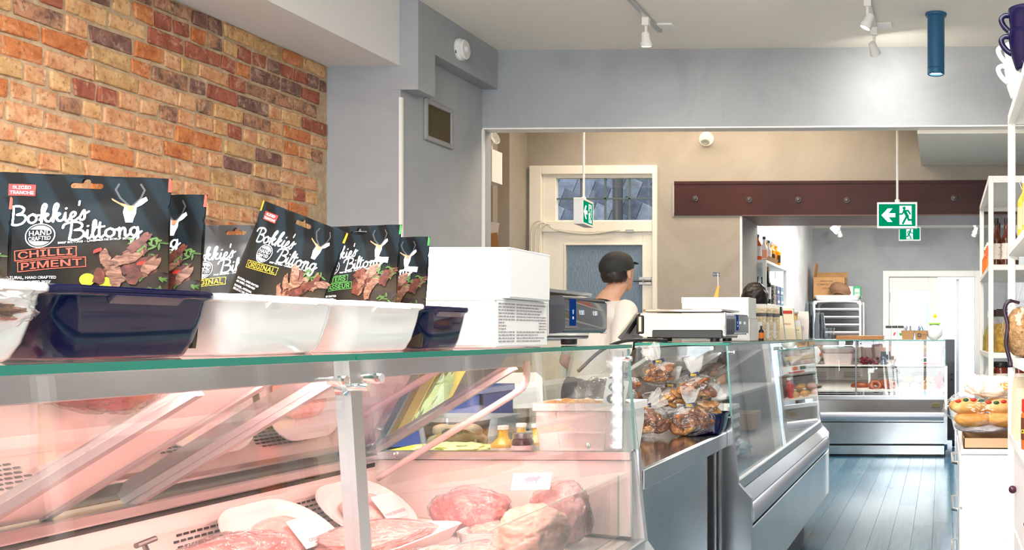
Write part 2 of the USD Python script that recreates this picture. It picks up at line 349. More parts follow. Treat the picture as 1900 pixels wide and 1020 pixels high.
# far room
struct('wall_left', box(-1.75, YM2 - .3, 0, -1.608, YB, 2.73), two_tone('plaster_pale', [(.25, srgb(176, 178, 180)), (.5, srgb(192, 193, 194)), (.75, srgb(206, 207, 207))], 1.6, .75, 8, .05, 1.2))
BX0, BX1, BZ = -.66, .40, 2.03
struct('wall_back', [box(-1.75, YB, 0, BX0, YB + .15, 2.73), box(BX0, YB, BZ, XR + .2, YB + .15, 2.73), box(BX1, YB, 0, XR + .2, YB + .15, BZ)], PLASTER)
struct('trim_8', [cbox(BX0 - .075, YB - .025, 0, BX0, YB + .02, BZ + .075), cbox(BX1, YB - .025, 0, BX1 + .075, YB + .02, BZ + .075), cbox(BX0, YB - .025, BZ, BX1, YB + .02, BZ + .075)], WHITE)
d2 = struct('door_2', [cbox(BX0, YB + .01, 0, BX0 + .105, YB + .05, BZ), cbox(-.17, YB + .01, 0, -.06, YB + .05, BZ), cbox(BX0 + .1, YB + .01, 1.86, -.17, YB + .05, BZ), cbox(BX0 + .1, YB + .01, 0, -.17, YB + .05, .35)], WHITE)
part(d2, 'pane', box(BX0 + .1, YB + .028, .35, -.165, YB + .034, 1.87), GLASS)
part(d2, 'door_handle', [tube([(-.11, YB - .02, 1.36), (-.11, YB - .03, 1.30)], .006), box(-.125, YB - .0, 1.27, -.095, YB + .012, 1.40)], STEELD)
for z in (1.72, .4): part(d2, 'hinge', cbox(BX0 - .004, YB - .005, z, BX0 + .012, YB + .012, z + .12, .003), STEELD)
d3 = struct('door_3', cbox(.17, YB + .12, 0, .21, YB + .95, BZ - .02), mat('door_leaf_white', srgb(226, 232, 238), .4))   # second leaf swung open
part(d3, 'door_handle', tube([(.16, YB + .82, 1.05), (.10, YB + .82, 1.05), (.10, YB + .70, 1.05)], .01), STEELD)
# outdoors behind the back door
struct('ground', box(-4, YB + .15, -.15, 6, YB + 9, -.02), mat('pale_paving', srgb(190, 190, 188), .9))
yw = thing('yard_wall', 'pale rendered yard wall with a grey shutter seen through the back door', 'wall')
part(yw, 'wall_face', box(-2.5, YB + 5, -.02, 5, YB + 5.2, 2.0), mat('pale_render', srgb(205, 208, 212), .9))
part(yw, 'shutter', cbox(-.82, YB + 4.95, .2, -.2, YB + 5, 1.85), mat('yard_shutter', srgb(150, 162, 178), .7))
# door in the middle wall with leaded transom
d1 = struct('door_1', [cbox(DX0, YM - .03, 0, DX0 + .09, YM + .06, 2.565), cbox(DX1 - .035, YM - .03, 0, DX1, YM + .06, 2.565), cbox(DX0 + .09, YM - .03, 2.50, DX1 - .035, YM + .06, 2.565), cbox(DX0 + .09, YM - .022, 2.075, DX1 - .035, YM + .05, 2.155)], CREAM)
TX0, TX1, TZ0, TZ1 = DX0 + .19, DX1 - .035, 2.165, 2.475
part(d1, 'transom_frame', [cbox(DX0 + .09, YM, 2.15, TX0, YM + .05, 2.51), cbox(TX0, YM, TZ1, TX1, YM + .05, 2.51), cbox(TX0, YM, 2.15, TX1, YM + .05, TZ0)], CREAM)
part(d1, 'pane', box(TX0, YM + .022, TZ0, TX1, YM + .027, TZ1), GLASS)
LEAD = mat('lead_came', srgb(96, 108, 112), .5, .3)
for k in range(1, 4): part(d1, 'glazing_bar', box(TX0 + (TX1 - TX0) * k / 4 - .006, YM + .014, TZ0, TX0 + (TX1 - TX0) * k / 4 + .006, YM + .03, TZ1), LEAD)
part(d1, 'glazing_bar', box(TX0, YM + .014, TZ0 + .155, TX1, YM + .03, TZ0 + .165), LEAD)
GX0, GX1, GZ1 = at(1050, 455, YM)[0], at(1192, 455, YM)[0], at(1050, 455, YM)[2]
part(d1, 'door_leaf', [cbox(DX0 + .09, YM, 0, GX0, YM + .045, 2.078), cbox(GX1, YM, 0, DX1 - .035, YM + .045, 2.078), cbox(GX0, YM, GZ1, GX1, YM + .045, 2.078), cbox(GX0, YM, 0, GX1, YM + .045, .7)], CREAM)
part(d1, 'moulding', [cbox(GX0 - .012, YM - .008, .7, GX0, YM + .01, GZ1 + .012, .003), cbox(GX1, YM - .008, .7, GX1 + .012, YM + .01, GZ1 + .012, .003), cbox(GX0, YM - .008, GZ1, GX1, YM + .01, GZ1 + .012, .003)], CREAM)
FROST = usdkit.material(stage, LK + 'reeded_glass', {'tc': ('texture_coordinate', {}), 'mp': ('mapping', {'scale': (1, 1, .15)}), 'n': ('noise_texture', {'scale': 150, 'detail': 3}), 'r': ('rgb_ramp', {'ramp': [(.3, srgb(140, 160, 178)), (.7, srgb(172, 190, 204))]}),
      't': ('translucent_bsdf', {}), 'b': ('bump', {'strength': .5, 'distance': .01}), 'p': ('principled_bsdf', {'roughness': .25}), 'm': ('mix_closure', {'fac': .45})},
      [('tc.object', 'mp.vector'), ('mp.vector', 'n.vector'), ('n.fac', 'r.fac'), ('r.color', 't.color'), ('r.color', 'p.base_color'), ('n.fac', 'b.height'), ('b.normal', 'p.normal'), ('t.BSDF', 'm.closure1'), ('p.BSDF', 'm.closure2')], surface='m.closure')
part(d1, 'reeded_pane', box(GX0, YM + .02, .7, GX1, YM + .028, GZ1), FROST)
p = at(1197, 521, YM)
part(d1, 'bolt_plate', cbox(p[0] - .045, YM - .012, p[2] - .03, p[0] + .05, YM, p[2] + .03, .003), ALU)
part(d1, 'slide_bolt', [tube([(p[0] - .08, YM - .02, p[2]), (p[0] + .05, YM - .02, p[2])], .008), box(p[0] - .01, YM - .04, p[2] - .012, p[0] + .004, YM - .01, p[2] + .012)], STEELD)
p = at(1170, 429, YM)
part(d1, 'cable_clip', cbox(p[0] - .03, YM - .03, p[2] - .012, p[0] + .03, YM - .02, p[2] + .012, .003), ALU)
CABLE = mat('white_cable', srgb(226, 220, 206), .5)
cbl = thing('cable_bundle', 'white cables looped around the upper left of the transom door frame', 'cable')
for k in range(3):
    pts = [at(985 + 6 * k, 640, YM - .05), at(987 + 6 * k, 520, YM - .05), at(986 + 8 * k, 430 + 4 * k, YM - .05), at(998 + 6 * k, 410 + 4 * k, YM - .06), at(1012 + 4 * k, 416, YM - .05), at(1030, 424 + k, YM - .045), at(1090, 430 + 2 * k, YM - .04), at(1150, 426, YM - .04)]
    part(cbl, 'cable', tube(smooth_path(pts, 5), .005, 6), CABLE, smooth=True)
# shingled wall in the light well outside
sw = thing('shingled_wall', 'weathered grey shingle wall seen outside through the transom and door', 'wall')
SH = [mat(f'shingle_{k}', srgb(*c), .9, var=.35, vscale=18, bump=.4, bscale=60) for k, c in enumerate([(120, 128, 146), (104, 112, 130), (138, 146, 160), (92, 100, 116)])]
part(sw, 'sheathing', box(-4.2, 9.3, 0, -1.76, 9.5, 3.4), mat('sheathing_dark', (.03, .033, .04), .9))
for r in range(9):
    for k in range(-2, 12):
        m = cbox(-.075, -.02 - .0, -.21, .075, -.006, .03, .002); m = moved(m, rot=(6, 0, 0))
        m = moved(m, rot=(0, 24, 0)); a = math.radians(24); s_, t_ = k * .154 + (r % 2) * .07, -r * .165
        X, Z = -3.75 + s_ * math.cos(a) + t_ * math.sin(a) + .3, 3.45 - s_ * math.sin(a) + t_ * math.cos(a) - .1
        if -4.1 < X < -1.85 and 1.95 < Z < 3.2: part(sw, 'shingle', moved(m, (X, 9.28, Z)), R.choice(SH))
single('drain_pipe', tube([(-2.85, 9.15, 0), (-2.85, 9.15, 3.3)], .045, 12), DARK, 'dark drainpipe standing outside behind the leaded transom', 'pipe', smooth=True)
single('tree_trunk', tube(smooth_path([(-2.02, 8.9, 0), (-2.08, 8.9, 1.5), (-2.13, 8.9, 2.2), (-2.28, 8.9, 2.75), (-2.42, 8.9, 3.4)]), .05, 8), two_tone('bark', [(.3, srgb(40, 40, 44)), (.7, srgb(100, 100, 104))], 14), 'leaning dark tree trunk outside the right end of the transom', 'tree', smooth=True)
struct('wall_well', [box(-4.4, 7.84, 0, -4.2, 9.5, 3.4)], mat('well_wall', srgb(120, 126, 136), .9))
struct('ground', box(-4.4, 7.84, -.1, -1.75, 9.5, 0), mat('well_ground', srgb(120, 124, 130), .9))
# ---------------------------------------------------------------- display cases (local frame: front faces -y, length along +x)
PINK = (1.0, .60, .54)
TUBE = emit('meat_lamp', (1.0, .45, .41), 135)
TUBE2 = emit('deli_lamp', (1.0, .62, .56), 22)
TUBE3 = emit('cool_lamp', (1.0, .93, .90), 18)
LEDW = emit('led_dots', (.9, .95, 1.0), 130)
INNERW = mat('case_liner', srgb(232, 222, 214), .35)
GREYP = mat('grey_coated_steel', srgb(160, 160, 160), .4)
SLOT = mat('slot_dark', (.03, .022, .02), .8)
def glass_slab(parent, quad, t, name='glass_pane', edges=True, m=None):
    """quad: four corners (counter-clockwise seen from outside); a pane of thickness t inwards with its green cut edges"""
    q = np.array(quad, float); n = np.cross(q[1] - q[0], q[3] - q[0]); n /= np.linalg.norm(n); b = q - n * t
    g = part(parent, name, trimesh.Trimesh(np.vstack([q, b]), [(0, 1, 2), (0, 2, 3), (6, 5, 4), (7, 6, 4)], process=False), m or GLASS)
    if edges:
        v, f = [], []
        for k in range(4):
            k2 = (k + 1) % 4; o = len(v); v += [q[k], q[k2], b[k2], b[k]]; f += [(o, o + 2, o + 1), (o, o + 3, o + 2)]
        part(g, 'glass_edge', trimesh.Trimesh(np.array(v), f, process=False), EDGE if name == 'top_glass' else EDGE2)
    return g
def display_case(name, label, loc, rot, L, D, top_z=1.28, top_d=.40, gz0=.71, lip=.03, splits=(), lamp=TUBE, deck=(.72, .80), doors=3, wall_z=.98, shelf=None, body_z=.22, posts=False, tilt=.035, liner=INNERW, foot=.10, upper_lamp=True, door_edges=None, az=.50, bz=.565):
    t = thing(name, label, 'display case', loc, rot)
    # body: local y is depth; front glass foot at y=0, its head at y=+tilt
    part(t, 'toe_kick', box(.03, .10, 0, L - .03, D - .05, body_z + .02), BLACK)
    part(t, 'lower_panel', cbox(.0, -.055, body_z, L, D, az - .008, .004), STEEL)
    part(t, 'bumper', [moved(prism([(math.cos(a) * .038 - .036, bz + .048 * math.sin(a)) for a in np.linspace(-math.pi / 2, math.pi / 2, 9) + math.pi], .02, L - .02, 'x'))], mats['bumper_grey'] if 'bumper_grey' in mats else mat('bumper_grey', srgb(178, 178, 186), .3, .6), smooth=40)
    part(t, 'apron_panel', prism([(-.05, az), (-.052, az + .10), (-.012, gz0 - .036), (D, gz0 - .036), (D, az)], 0.005, L - .005, 'x'), STEEL)
    part(t, 'glass_rail', cbox(.0, -.012, gz0 - .035, L, .03, gz0 + .012, .004), ALU)
    prof = [(-.02, .93), (-.018, gz0), (-.068, .64), (-.068, body_z), (.0, body_z - .07), (D - .02, body_z - .07), (D, body_z), (D, wall_z - .02), (D - .04, wall_z)]
    prof2 = [(.02, gz0 + .03), (.015, .93)] if False else []
    for a, b in ((-.018, .012), (L - .012, L + .018)):
        part(t, 'end_panel', prism([(.0 + .018, wall_z - .002), (-.012, gz0), (-.066, bz + .075), (-.066, body_z), (.02, body_z - .07), (D - .02, body_z - .07), (D, body_z), (D, wall_z - .002)], a, b, 'x'), GREYP if posts else STEEL)
    # inside
    part(t, 'deck', prism([(.03, deck[0] - .02), (D - .10, deck[1] - .02), (D - .10, deck[1]), (.03, deck[0])], .012, L - .012, 'x'), liner)
    bk = part(t, 'back_panel', prism([(D - .10, deck[1] - .02), (D - .06, deck[1] - .02), (D - .06, .935), (D - .085, .935)], .012, L - .012, 'x'), liner)
    sl = []
    nx = int((L - .1) / .38)
    for g in range(nx):
        for r in range(6):
            for k in range(9):
                x = .10 + g * (L - .1) / nx + k * .021 + (r % 2) * .010; z = deck[1] + .02 + r * .013; y = D - .1 + (z - deck[1]) * .015 / (.935 - deck[1]) - .0012
                sl.append(box(x, y, z, x + .014, y + .002, z + .005))
    part(bk, 'vent_slots', sl, SLOT, kind='stuff')
    part(t, 'air_outlet', box(.02, D - .085, .935, L - .02, D - .02, .95), SLOT)
    part(t, 'door_sill', cbox(.012, D - .10, .950, L - .012, D - .02, .975, .004), ALU)
    # top: canopy rail, lamp, glass
    part(t, 'canopy_rail', cbox(.0, top_d - .06, top_z - .052, L, top_d - .045, top_z - .004, .002), GREYP)
    part(t, 'canopy_top', cbox(.0, top_d - .06, top_z - .012, L, top_d + .02, top_z - .002, .002), GREYP)
    part(t, 'lamp_tube', tube([(.06, top_d - .03, top_z - .03), (L - .06, top_d - .03, top_z - .03)], .012, 8), lamp)
    xs = [0] + list(splits) + [L]
    for a, b in zip(xs, xs[1:]):
        glass_slab(t, [(a + .002, tilt - .006, top_z + .010), (b - .002, tilt - .006, top_z + .010), (b - .002, top_d + .02, top_z + .010), (a + .002, top_d + .02, top_z + .010)], .010, 'top_glass')
        glass_slab(t, [(a + .004, .0, gz0 + .01), (b - .004, .0, gz0 + .01), (b - .004, tilt, top_z - .002), (a + .004, tilt, top_z - .002)], .008, 'front_pane', True)
        for x in (a + .05, b - .05):
            p0 = np.array([x, tilt - .012, top_z - .03]); part(t, 'glass_bolt', moved(lathe([(0, -.008), (.008, -.008), (.009, 0), (.006, .02), (0, .02)], 10), p0, (-90, 0, 0)), CHROME, smooth=30)
    for x, s in ((0, 1), (L, -1)):
        q = [(x, .008, wall_z), (x, tilt + .008, top_z - .004), (x, top_d, top_z - .004), (x, D - .03, wall_z)]
        glass_slab(t, q if s > 0 else q[::-1], .006, 'end_pane')
    # sloped rear doors with frames
    y0, z0, y1, z1 = D - .07, .975, top_d - .02, top_z - .05
    dn = np.array([0, z1 - z0, -(y1 - y0)]); dn /= np.linalg.norm(dn)
    ed = door_edges or [(L * k / doors + .01, L * (k + 1) / doors + .02) for k in range(doors)]
    for k, (a, b) in enumerate(ed):
        b = min(b, L - .02)
        o = dn * (.012 if k % 2 else 0)
        d = glass_slab(t, [np.array((a, y0, z0)) + o, np.array((b, y0, z0)) + o, np.array((b, y1, z1)) + o, np.array((a, y1, z1)) + o], .005, 'rear_door', False, MIRROR)
        for xx in (a, b - .022):
            c0, c1 = np.array((xx, y0, z0)) + o, np.array((xx, y1, z1)) + o
            part(d, 'door_frame', hull([c + e + f for c in (c0, c1) for e in (0 * dn, -.014 * dn) for f in ((0, 0, 0), (.022, 0, 0))]), GREYP)
    if shelf:
        sh = part(t, 'shelf', cbox(.02, shelf[0], shelf[1] - .018, L - .02, shelf[2], shelf[1], .003), liner)
    return t, D

FX, FY0, FL = -.875, .42, 2.62
front_case, FD = display_case('display_case', 'long foreground glass meat display case glowing pink with stoneware dishes along its top', (FX, FY0, 0), (0, 0, 90), FL, .86, 1.28, .385, .715, splits=(1.175,), posts=True, door_edges=((.01, 1.30), (1.47, 1.69), (1.67, 2.60)))
ddn = np.array([0, 1.23 - .975, .86 - .07 - .365]); ddn /= np.linalg.norm(ddn)
wp = part(front_case, 'door_panel', hull([np.array(q) + ddn * o for q in ((1.30, .79, .975), (1.478, .79, .975), (1.30, .365, 1.23), (1.478, .365, 1.23)) for o in (.004, .018)]), mat('white_door_panel', srgb(236, 226, 222), .3), label='white sliding door panel')
# extras of the front case, in its local frame: x along the case, y depth
def fl_(x, y, z): return np.array([x - FY0, FX - y if False else FX - x, z])
def loc_(X, Y, Z): return np.array([Y - FY0, FX - X, Z])            # world -> the case's frame
part(front_case, 'post', hull([loc_(X, Y, Z) for X, Z in ((-.868, .70), (-.892, .70), (-.905, 1.279), (-.929, 1.279)) for Y in (1.577, 1.607)]), ALU)
for z in (1.24,):
    part(front_case, 'clamp_knob', moved(lathe([(0, -.016), (.013, -.016), (.013, -.004), (.006, 0), (.006, .03), (0, .03)], 12), loc_(-.898, 1.565, z), (90, 0, 0)), CHROME, smooth=30)
    part(front_case, 'clamp_knob', moved(lathe([(0, -.016), (.013, -.016), (.013, -.004), (.006, 0), (.006, .03), (0, .03)], 12), loc_(-.95, 1.66, z), (90, 0, 0)), CHROME, smooth=30)
pp = smooth_path([loc_(-1.172, 2.93, 1.245), loc_(-1.172, 2.93, 1.20), loc_(-1.18, 2.93, 1.175), loc_(-1.21, 2.93, 1.150), loc_(-1.40, 2.93, 1.035), loc_(-1.60, 2.93, .912)], 6)
part(front_case, 'strut', tube(pp, .0095, 10), mat('white_tube', srgb(225, 205, 200), .3), smooth=True)
glass_slab(front_case, [loc_(-.93, .5, .74), loc_(-.93, 3.0, .74), loc_(-.93, 3.0, .915), loc_(-.93, .5, .915)], .005, 'riser_glass', True)
ls = part(front_case, 'led_strip', hull([loc_(X, Y, Z) for X, Z in ((-.925, .99), (-.955, .99), (-.925, 1.27), (-.955, 1.27)) for Y in (3.012, 3.024)]), GREYP)
part(ls, 'led', [box(*loc_(-.935, 3.008, .995 + .034 * k), *(loc_(-.943, 3.012, 1.003 + .034 * k))) for k in range(8)], LEDW, kind='stuff')
part(front_case, 'end_liner', hull([loc_(X, Y, Z) for X, Z in ((-.90, .735), (-1.66, .80), (-1.66, .955), (-.90, .955)) for Y in (3.010, 3.026)]), INNERW)
part(front_case, 'end_ledge', cbox(*loc_(-.90, 3.0, .958), *loc_(-1.665, 3.035, .983), .003) if False else box(FL - .04, .025, .958, FL - .002, .79, .980), mat('ledge_steel', (.75, .73, .72), .25, 1.))
for X in (-1.585, -1.02):
    part(front_case, 'dome_nut', ico(.010, 2, (1, .7, 1), loc_(X, 2.998, .972 if X < -1.2 else 1.0)), CHROME, smooth=True)
part(front_case, 'corner_trim', hull([loc_(X, Y, Z) for X, Z in ((-.872, .70), (-.90, .70), (-.885, .985), (-.905, .985)) for Y in (3.036, 3.062)]), ALU)
part(front_case, 'wing_clip', [tube([loc_(-1.60, 2.06 - .02, .90), loc_(-1.60, 2.06 + .03, .905)], .006), tube([loc_(-1.60, 2.06, .90), loc_(-1.60, 2.075, .87)], .005)], STEELD)

MX, MY0, ML = -.845, 4.285, 2.91
mid_case, _ = display_case('display_case', 'stainless refrigerated display case with sloping glass beyond the bagged cookies', (MX, MY0, 0), (0, 0, 90), ML, .84, 1.275, .40, .71, splits=(1.33,), lamp=TUBE3, doors=2, shelf=(.30, .99, .62), liner=GREYP, az=.525, bz=.575)
far_case, _ = display_case('display_case', 'far deli display case across the end of the shop with bagels and sausages', (-1.62, 11.3, 0), (0, 0, 0), 1.655, .80, 1.25, .42, .65, splits=(.69,), lamp=TUBE2, doors=2, shelf=(.22, .985, .66), tilt=.02, body_z=.145, az=.385, bz=.442)
part(far_case, 'split_post', box(.682, -.004, .66, .697, .02, 1.24), STEELD)
part(far_case, 'kick_plate', box(.03, .045, .025, 1.64, .06, .118), STEEL)
part(far_case, 'badge', [cbox(1.505, -.056, .545, 1.60, -.050, .585, .001), ], mat('badge_gold', srgb(120, 104, 70), .4, .6))
part(far_case, 'badge_text', facing(text('CORECO', .014, .001), (1.5525, -.0565, .565)), INK)
part(mid_case, 'badge', cbox(2.68, -.058, .575, 2.72, -.052, .60, .001), ALU)

# ---------------------------------------------------------------- steel worktop between the front and middle cases
wt = thing('worktop', 'low stainless steel worktop between two display cases carrying bags of cookies', 'counter')
WZ = .925
part(wt, 'top', cbox(-1.75, 3.07, WZ - .012, -.882, 4.262, WZ, .003), mat('worktop_steel', (.45, .44, .43), .12, 1., var=.12, vscale=4))
part(wt, 'front_edge', cbox(-.895, 3.07, WZ - .065, -.878, 4.262, WZ - .004, .003), STEEL)
part(wt, 'front_panel', box(-.915, 3.10, .10, -.905, 4.02, WZ - .06), STEEL)
part(wt, 'front_panel', box(-.93, 4.02, .10, -.92, 4.10, WZ - .06), DARK)
part(wt, 'leg', cbox(-.95, 3.08, 0, -.915, 3.115, WZ - .06), STEEL)
part(wt, 'leg', cbox(-.95, 4.2, 0, -.915, 4.235, WZ - .06), STEEL)
part(wt, 'leg', cbox(-1.74, 3.08, 0, -1.705, 3.115, WZ - .012), STEEL)
part(wt, 'leg', cbox(-1.74, 4.2, 0, -1.705, 4.235, WZ - .012), STEEL)
# ---------------------------------------------------------------- jerky pouches with printed fronts
def hsm(pts, w): return LineString(smooth_path(np.array([(x, y, 0) for x, y in pts]), 6)[:, :2]).buffer(w, quad_segs=3)
GLYPH = {
 'B': (1.75, [[(-.35, 1.45), (-.2, 1.85), (.4, 2.05), (1.1, 2.0), (1.45, 1.65), (1.25, 1.25), (.75, 1.1)], [(.75, 1.1), (1.4, 1.0), (1.6, .55), (1.25, .08), (.6, -.05), (.25, .1)], [(.45, 1.85), (.38, .9), (.25, .05)]]),
 'o': (1.18, [[(.5, 1), (.12, .75), (.1, .25), (.45, 0), (.82, .3), (.8, .8), (.5, 1), (.75, .8), (1.1, .85)]]),
 'k': (1.05, [[(-.05, .3), (.3, 1.0), (.55, 1.85), (.38, 2.1), (.2, 1.75), (.15, .9), (.12, 0)], [(.15, .45), (.45, .98), (.72, .85), (.4, .5), (.68, .05), (1.1, .25)]]),
 'i': (.55, [[(0, .25), (.18, .95), (.14, .25), (.3, 0), (.6, .25)], [(.22, 1.45), (.26, 1.47)]]),
 'e': (.85, [[(0, .3), (.45, .5), (.58, .85), (.35, 1), (.1, .65), (.18, .12), (.5, 0), (.9, .3)]]),
 "'": (.3, [[(.15, 2.15), (.08, 1.75)]]),
 's': (.8, [[(-.05, .2), (.42, 1.1), (.5, .55), (.45, .12), (.15, 0), (-.02, .2)], [(.42, 1.1), (.5, .7), (.9, .9)]]),
 'l': (.6, [[(0, .3), (.4, 1.3), (.45, 1.95), (.27, 2.0), (.15, 1.3), (.14, .3), (.3, 0), (.65, .3)]]),
 't': (.65, [[(.22, 1.75), (.12, .35), (.3, 0), (.65, .3)], [(-.15, 1.2), (.6, 1.28)]]),
 'n': (1.0, [[(-.02, .75), (.14, .98), (.12, 0)], [(.12, .5), (.42, 1), (.62, .8), (.6, .2), (.75, 0), (1.05, .3)]]),
 'g': (1.05, [[(.75, .85), (.4, 1), (.1, .7), (.15, .2), (.45, .05), (.7, .4), (.76, .98), (.72, -.4), (.45, -.85), (.15, -.65), (.45, -.1), (1.1, .5)]])}
def cursive(word, h, w=.125):
    x, out = 0, []
    for ch in word:
        adv, strokes = GLYPH[ch]
        for st in strokes: out.append(hsm([(a + x, b) for a, b in st], w))
        x += adv if ch != "'" else .12
    return affinity.scale(unary_union(out).simplify(.02), h / 2, h / 2, origin=(0, 0))
BW, BH = .175, .205
def bulge(x, y, side=1):
    v = np.clip(y / BH, 0, 1); a = np.clip(1 - (2 * x / BW) ** 2, 0, 1) ** .6
    prof = np.interp(v, [0, .08, .3, .55, .78, .84, 1], [.7, .95, 1, .8, .22, .06, .02])
    wr = .0012 * np.sin(x * 95 + 40 * y) * np.interp(v, [0, .3, .8, 1], [.3, .8, 1, 1.2])
    return .021 * a * prof * (1 if side > 0 else .75) + wr + .0006
def wrap(m, off=.0005, b=None):
    """flat print laid on the pouch front; the mesh's z keeps a hair of relief"""
    v, f = trimesh.remesh.subdivide_to_size(m.vertices, m.faces, .009, max_iter=12)
    x, y = v[:, 0], v[:, 1]; return trimesh.Trimesh(np.stack([x, -(b or bulge)(x, y) - off - np.maximum(v[:, 2], 0), y], 1), f, process=False)
def flat(poly, h=.0002):
    gs = getattr(poly, 'geoms', [poly]); v, f, n = [], [], 0
    for g in gs:
        if g.area < 1e-9: continue
        a, b = trimesh.creation.triangulate_polygon(g, engine='earcut'); v.append(np.c_[a, np.zeros(len(a))]); f.append(np.asarray(b) + n); n += len(a)
    return trimesh.Trimesh(np.vstack(v), np.vstack(f), process=False)
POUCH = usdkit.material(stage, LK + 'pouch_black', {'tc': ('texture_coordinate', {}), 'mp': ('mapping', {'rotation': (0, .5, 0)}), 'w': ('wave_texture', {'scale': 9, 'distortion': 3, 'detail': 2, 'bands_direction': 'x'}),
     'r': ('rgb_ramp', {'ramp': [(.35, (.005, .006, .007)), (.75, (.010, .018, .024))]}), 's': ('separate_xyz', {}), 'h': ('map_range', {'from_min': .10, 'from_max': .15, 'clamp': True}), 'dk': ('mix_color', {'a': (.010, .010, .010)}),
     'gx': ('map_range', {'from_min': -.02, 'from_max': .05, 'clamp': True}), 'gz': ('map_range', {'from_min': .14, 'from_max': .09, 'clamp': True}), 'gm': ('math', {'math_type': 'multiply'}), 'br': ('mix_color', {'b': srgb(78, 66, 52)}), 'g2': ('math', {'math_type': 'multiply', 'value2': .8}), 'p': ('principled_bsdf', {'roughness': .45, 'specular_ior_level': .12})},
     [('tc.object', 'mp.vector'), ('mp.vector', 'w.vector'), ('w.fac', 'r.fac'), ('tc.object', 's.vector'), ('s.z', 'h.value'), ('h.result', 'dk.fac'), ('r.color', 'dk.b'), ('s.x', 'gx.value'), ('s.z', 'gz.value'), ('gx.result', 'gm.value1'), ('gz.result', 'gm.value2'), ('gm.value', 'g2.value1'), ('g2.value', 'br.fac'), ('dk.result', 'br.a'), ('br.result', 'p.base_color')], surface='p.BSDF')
POUCHS = mat('pouch_silver_black', (.045, .045, .047), .3, .6)
MEATP = two_tone('printed_beef', [(.3, srgb(70, 40, 30)), (.5, srgb(136, 92, 74)), (.72, srgb(184, 140, 116))], 60, .45, 6, 0, 1.5, (1, 1, 3))
MEATP2 = two_tone('printed_beef_dark', [(.3, srgb(40, 20, 16)), (.55, srgb(108, 52, 40)), (.75, srgb(150, 92, 68))], 70, .45, 6, 0, 1.0)
BOWLP = mat('printed_bowl', srgb(46, 30, 22), .45)
LEAFP = mat('printed_herb', srgb(84, 118, 52), .45, var=.5, vscale=90)
LIMEP = mat('printed_lime', srgb(186, 190, 40), .45)
CHILP = mat('printed_chilli', srgb(196, 40, 26), .45)
SKINP = mat('printed_antelope_white', srgb(232, 236, 242), .45)
TANP = mat('printed_antelope_tan', srgb(190, 130, 86), .45)
HORNP = mat('printed_horn', srgb(70, 70, 74), .45)
REDLAB = mat('red_label', srgb(188, 44, 40), .45)
TABC = {'orange': mat('tab_orange', srgb(240, 160, 20), .4), 'red': mat('tab_red', srgb(206, 70, 50), .4), 'green': mat('tab_green', srgb(50, 150, 64), .4)}
FLC = {'red': mat('flavour_red', srgb(206, 84, 62), .5), 'orange': mat('flavour_gold', srgb(214, 170, 50), .5), 'green': mat('flavour_green', srgb(84, 152, 72), .5)}
def blob(cx, cy, rx, ry, seed, n=18, amp=.3, rot=0):
    rg = random.Random(seed); pts = []
    for k in range(n):
        a = 2 * math.pi * k / n; r = 1 + amp * (rg.random() - .5) * 2; pts.append((rx * r * math.cos(a), ry * r * math.sin(a)))
    return affinity.translate(affinity.rotate(Polygon(pts).buffer(0), rot, origin=(0, 0)), cx, cy)
def U(u, v): return ((u - .5) * BW, (1 - v) * BH)
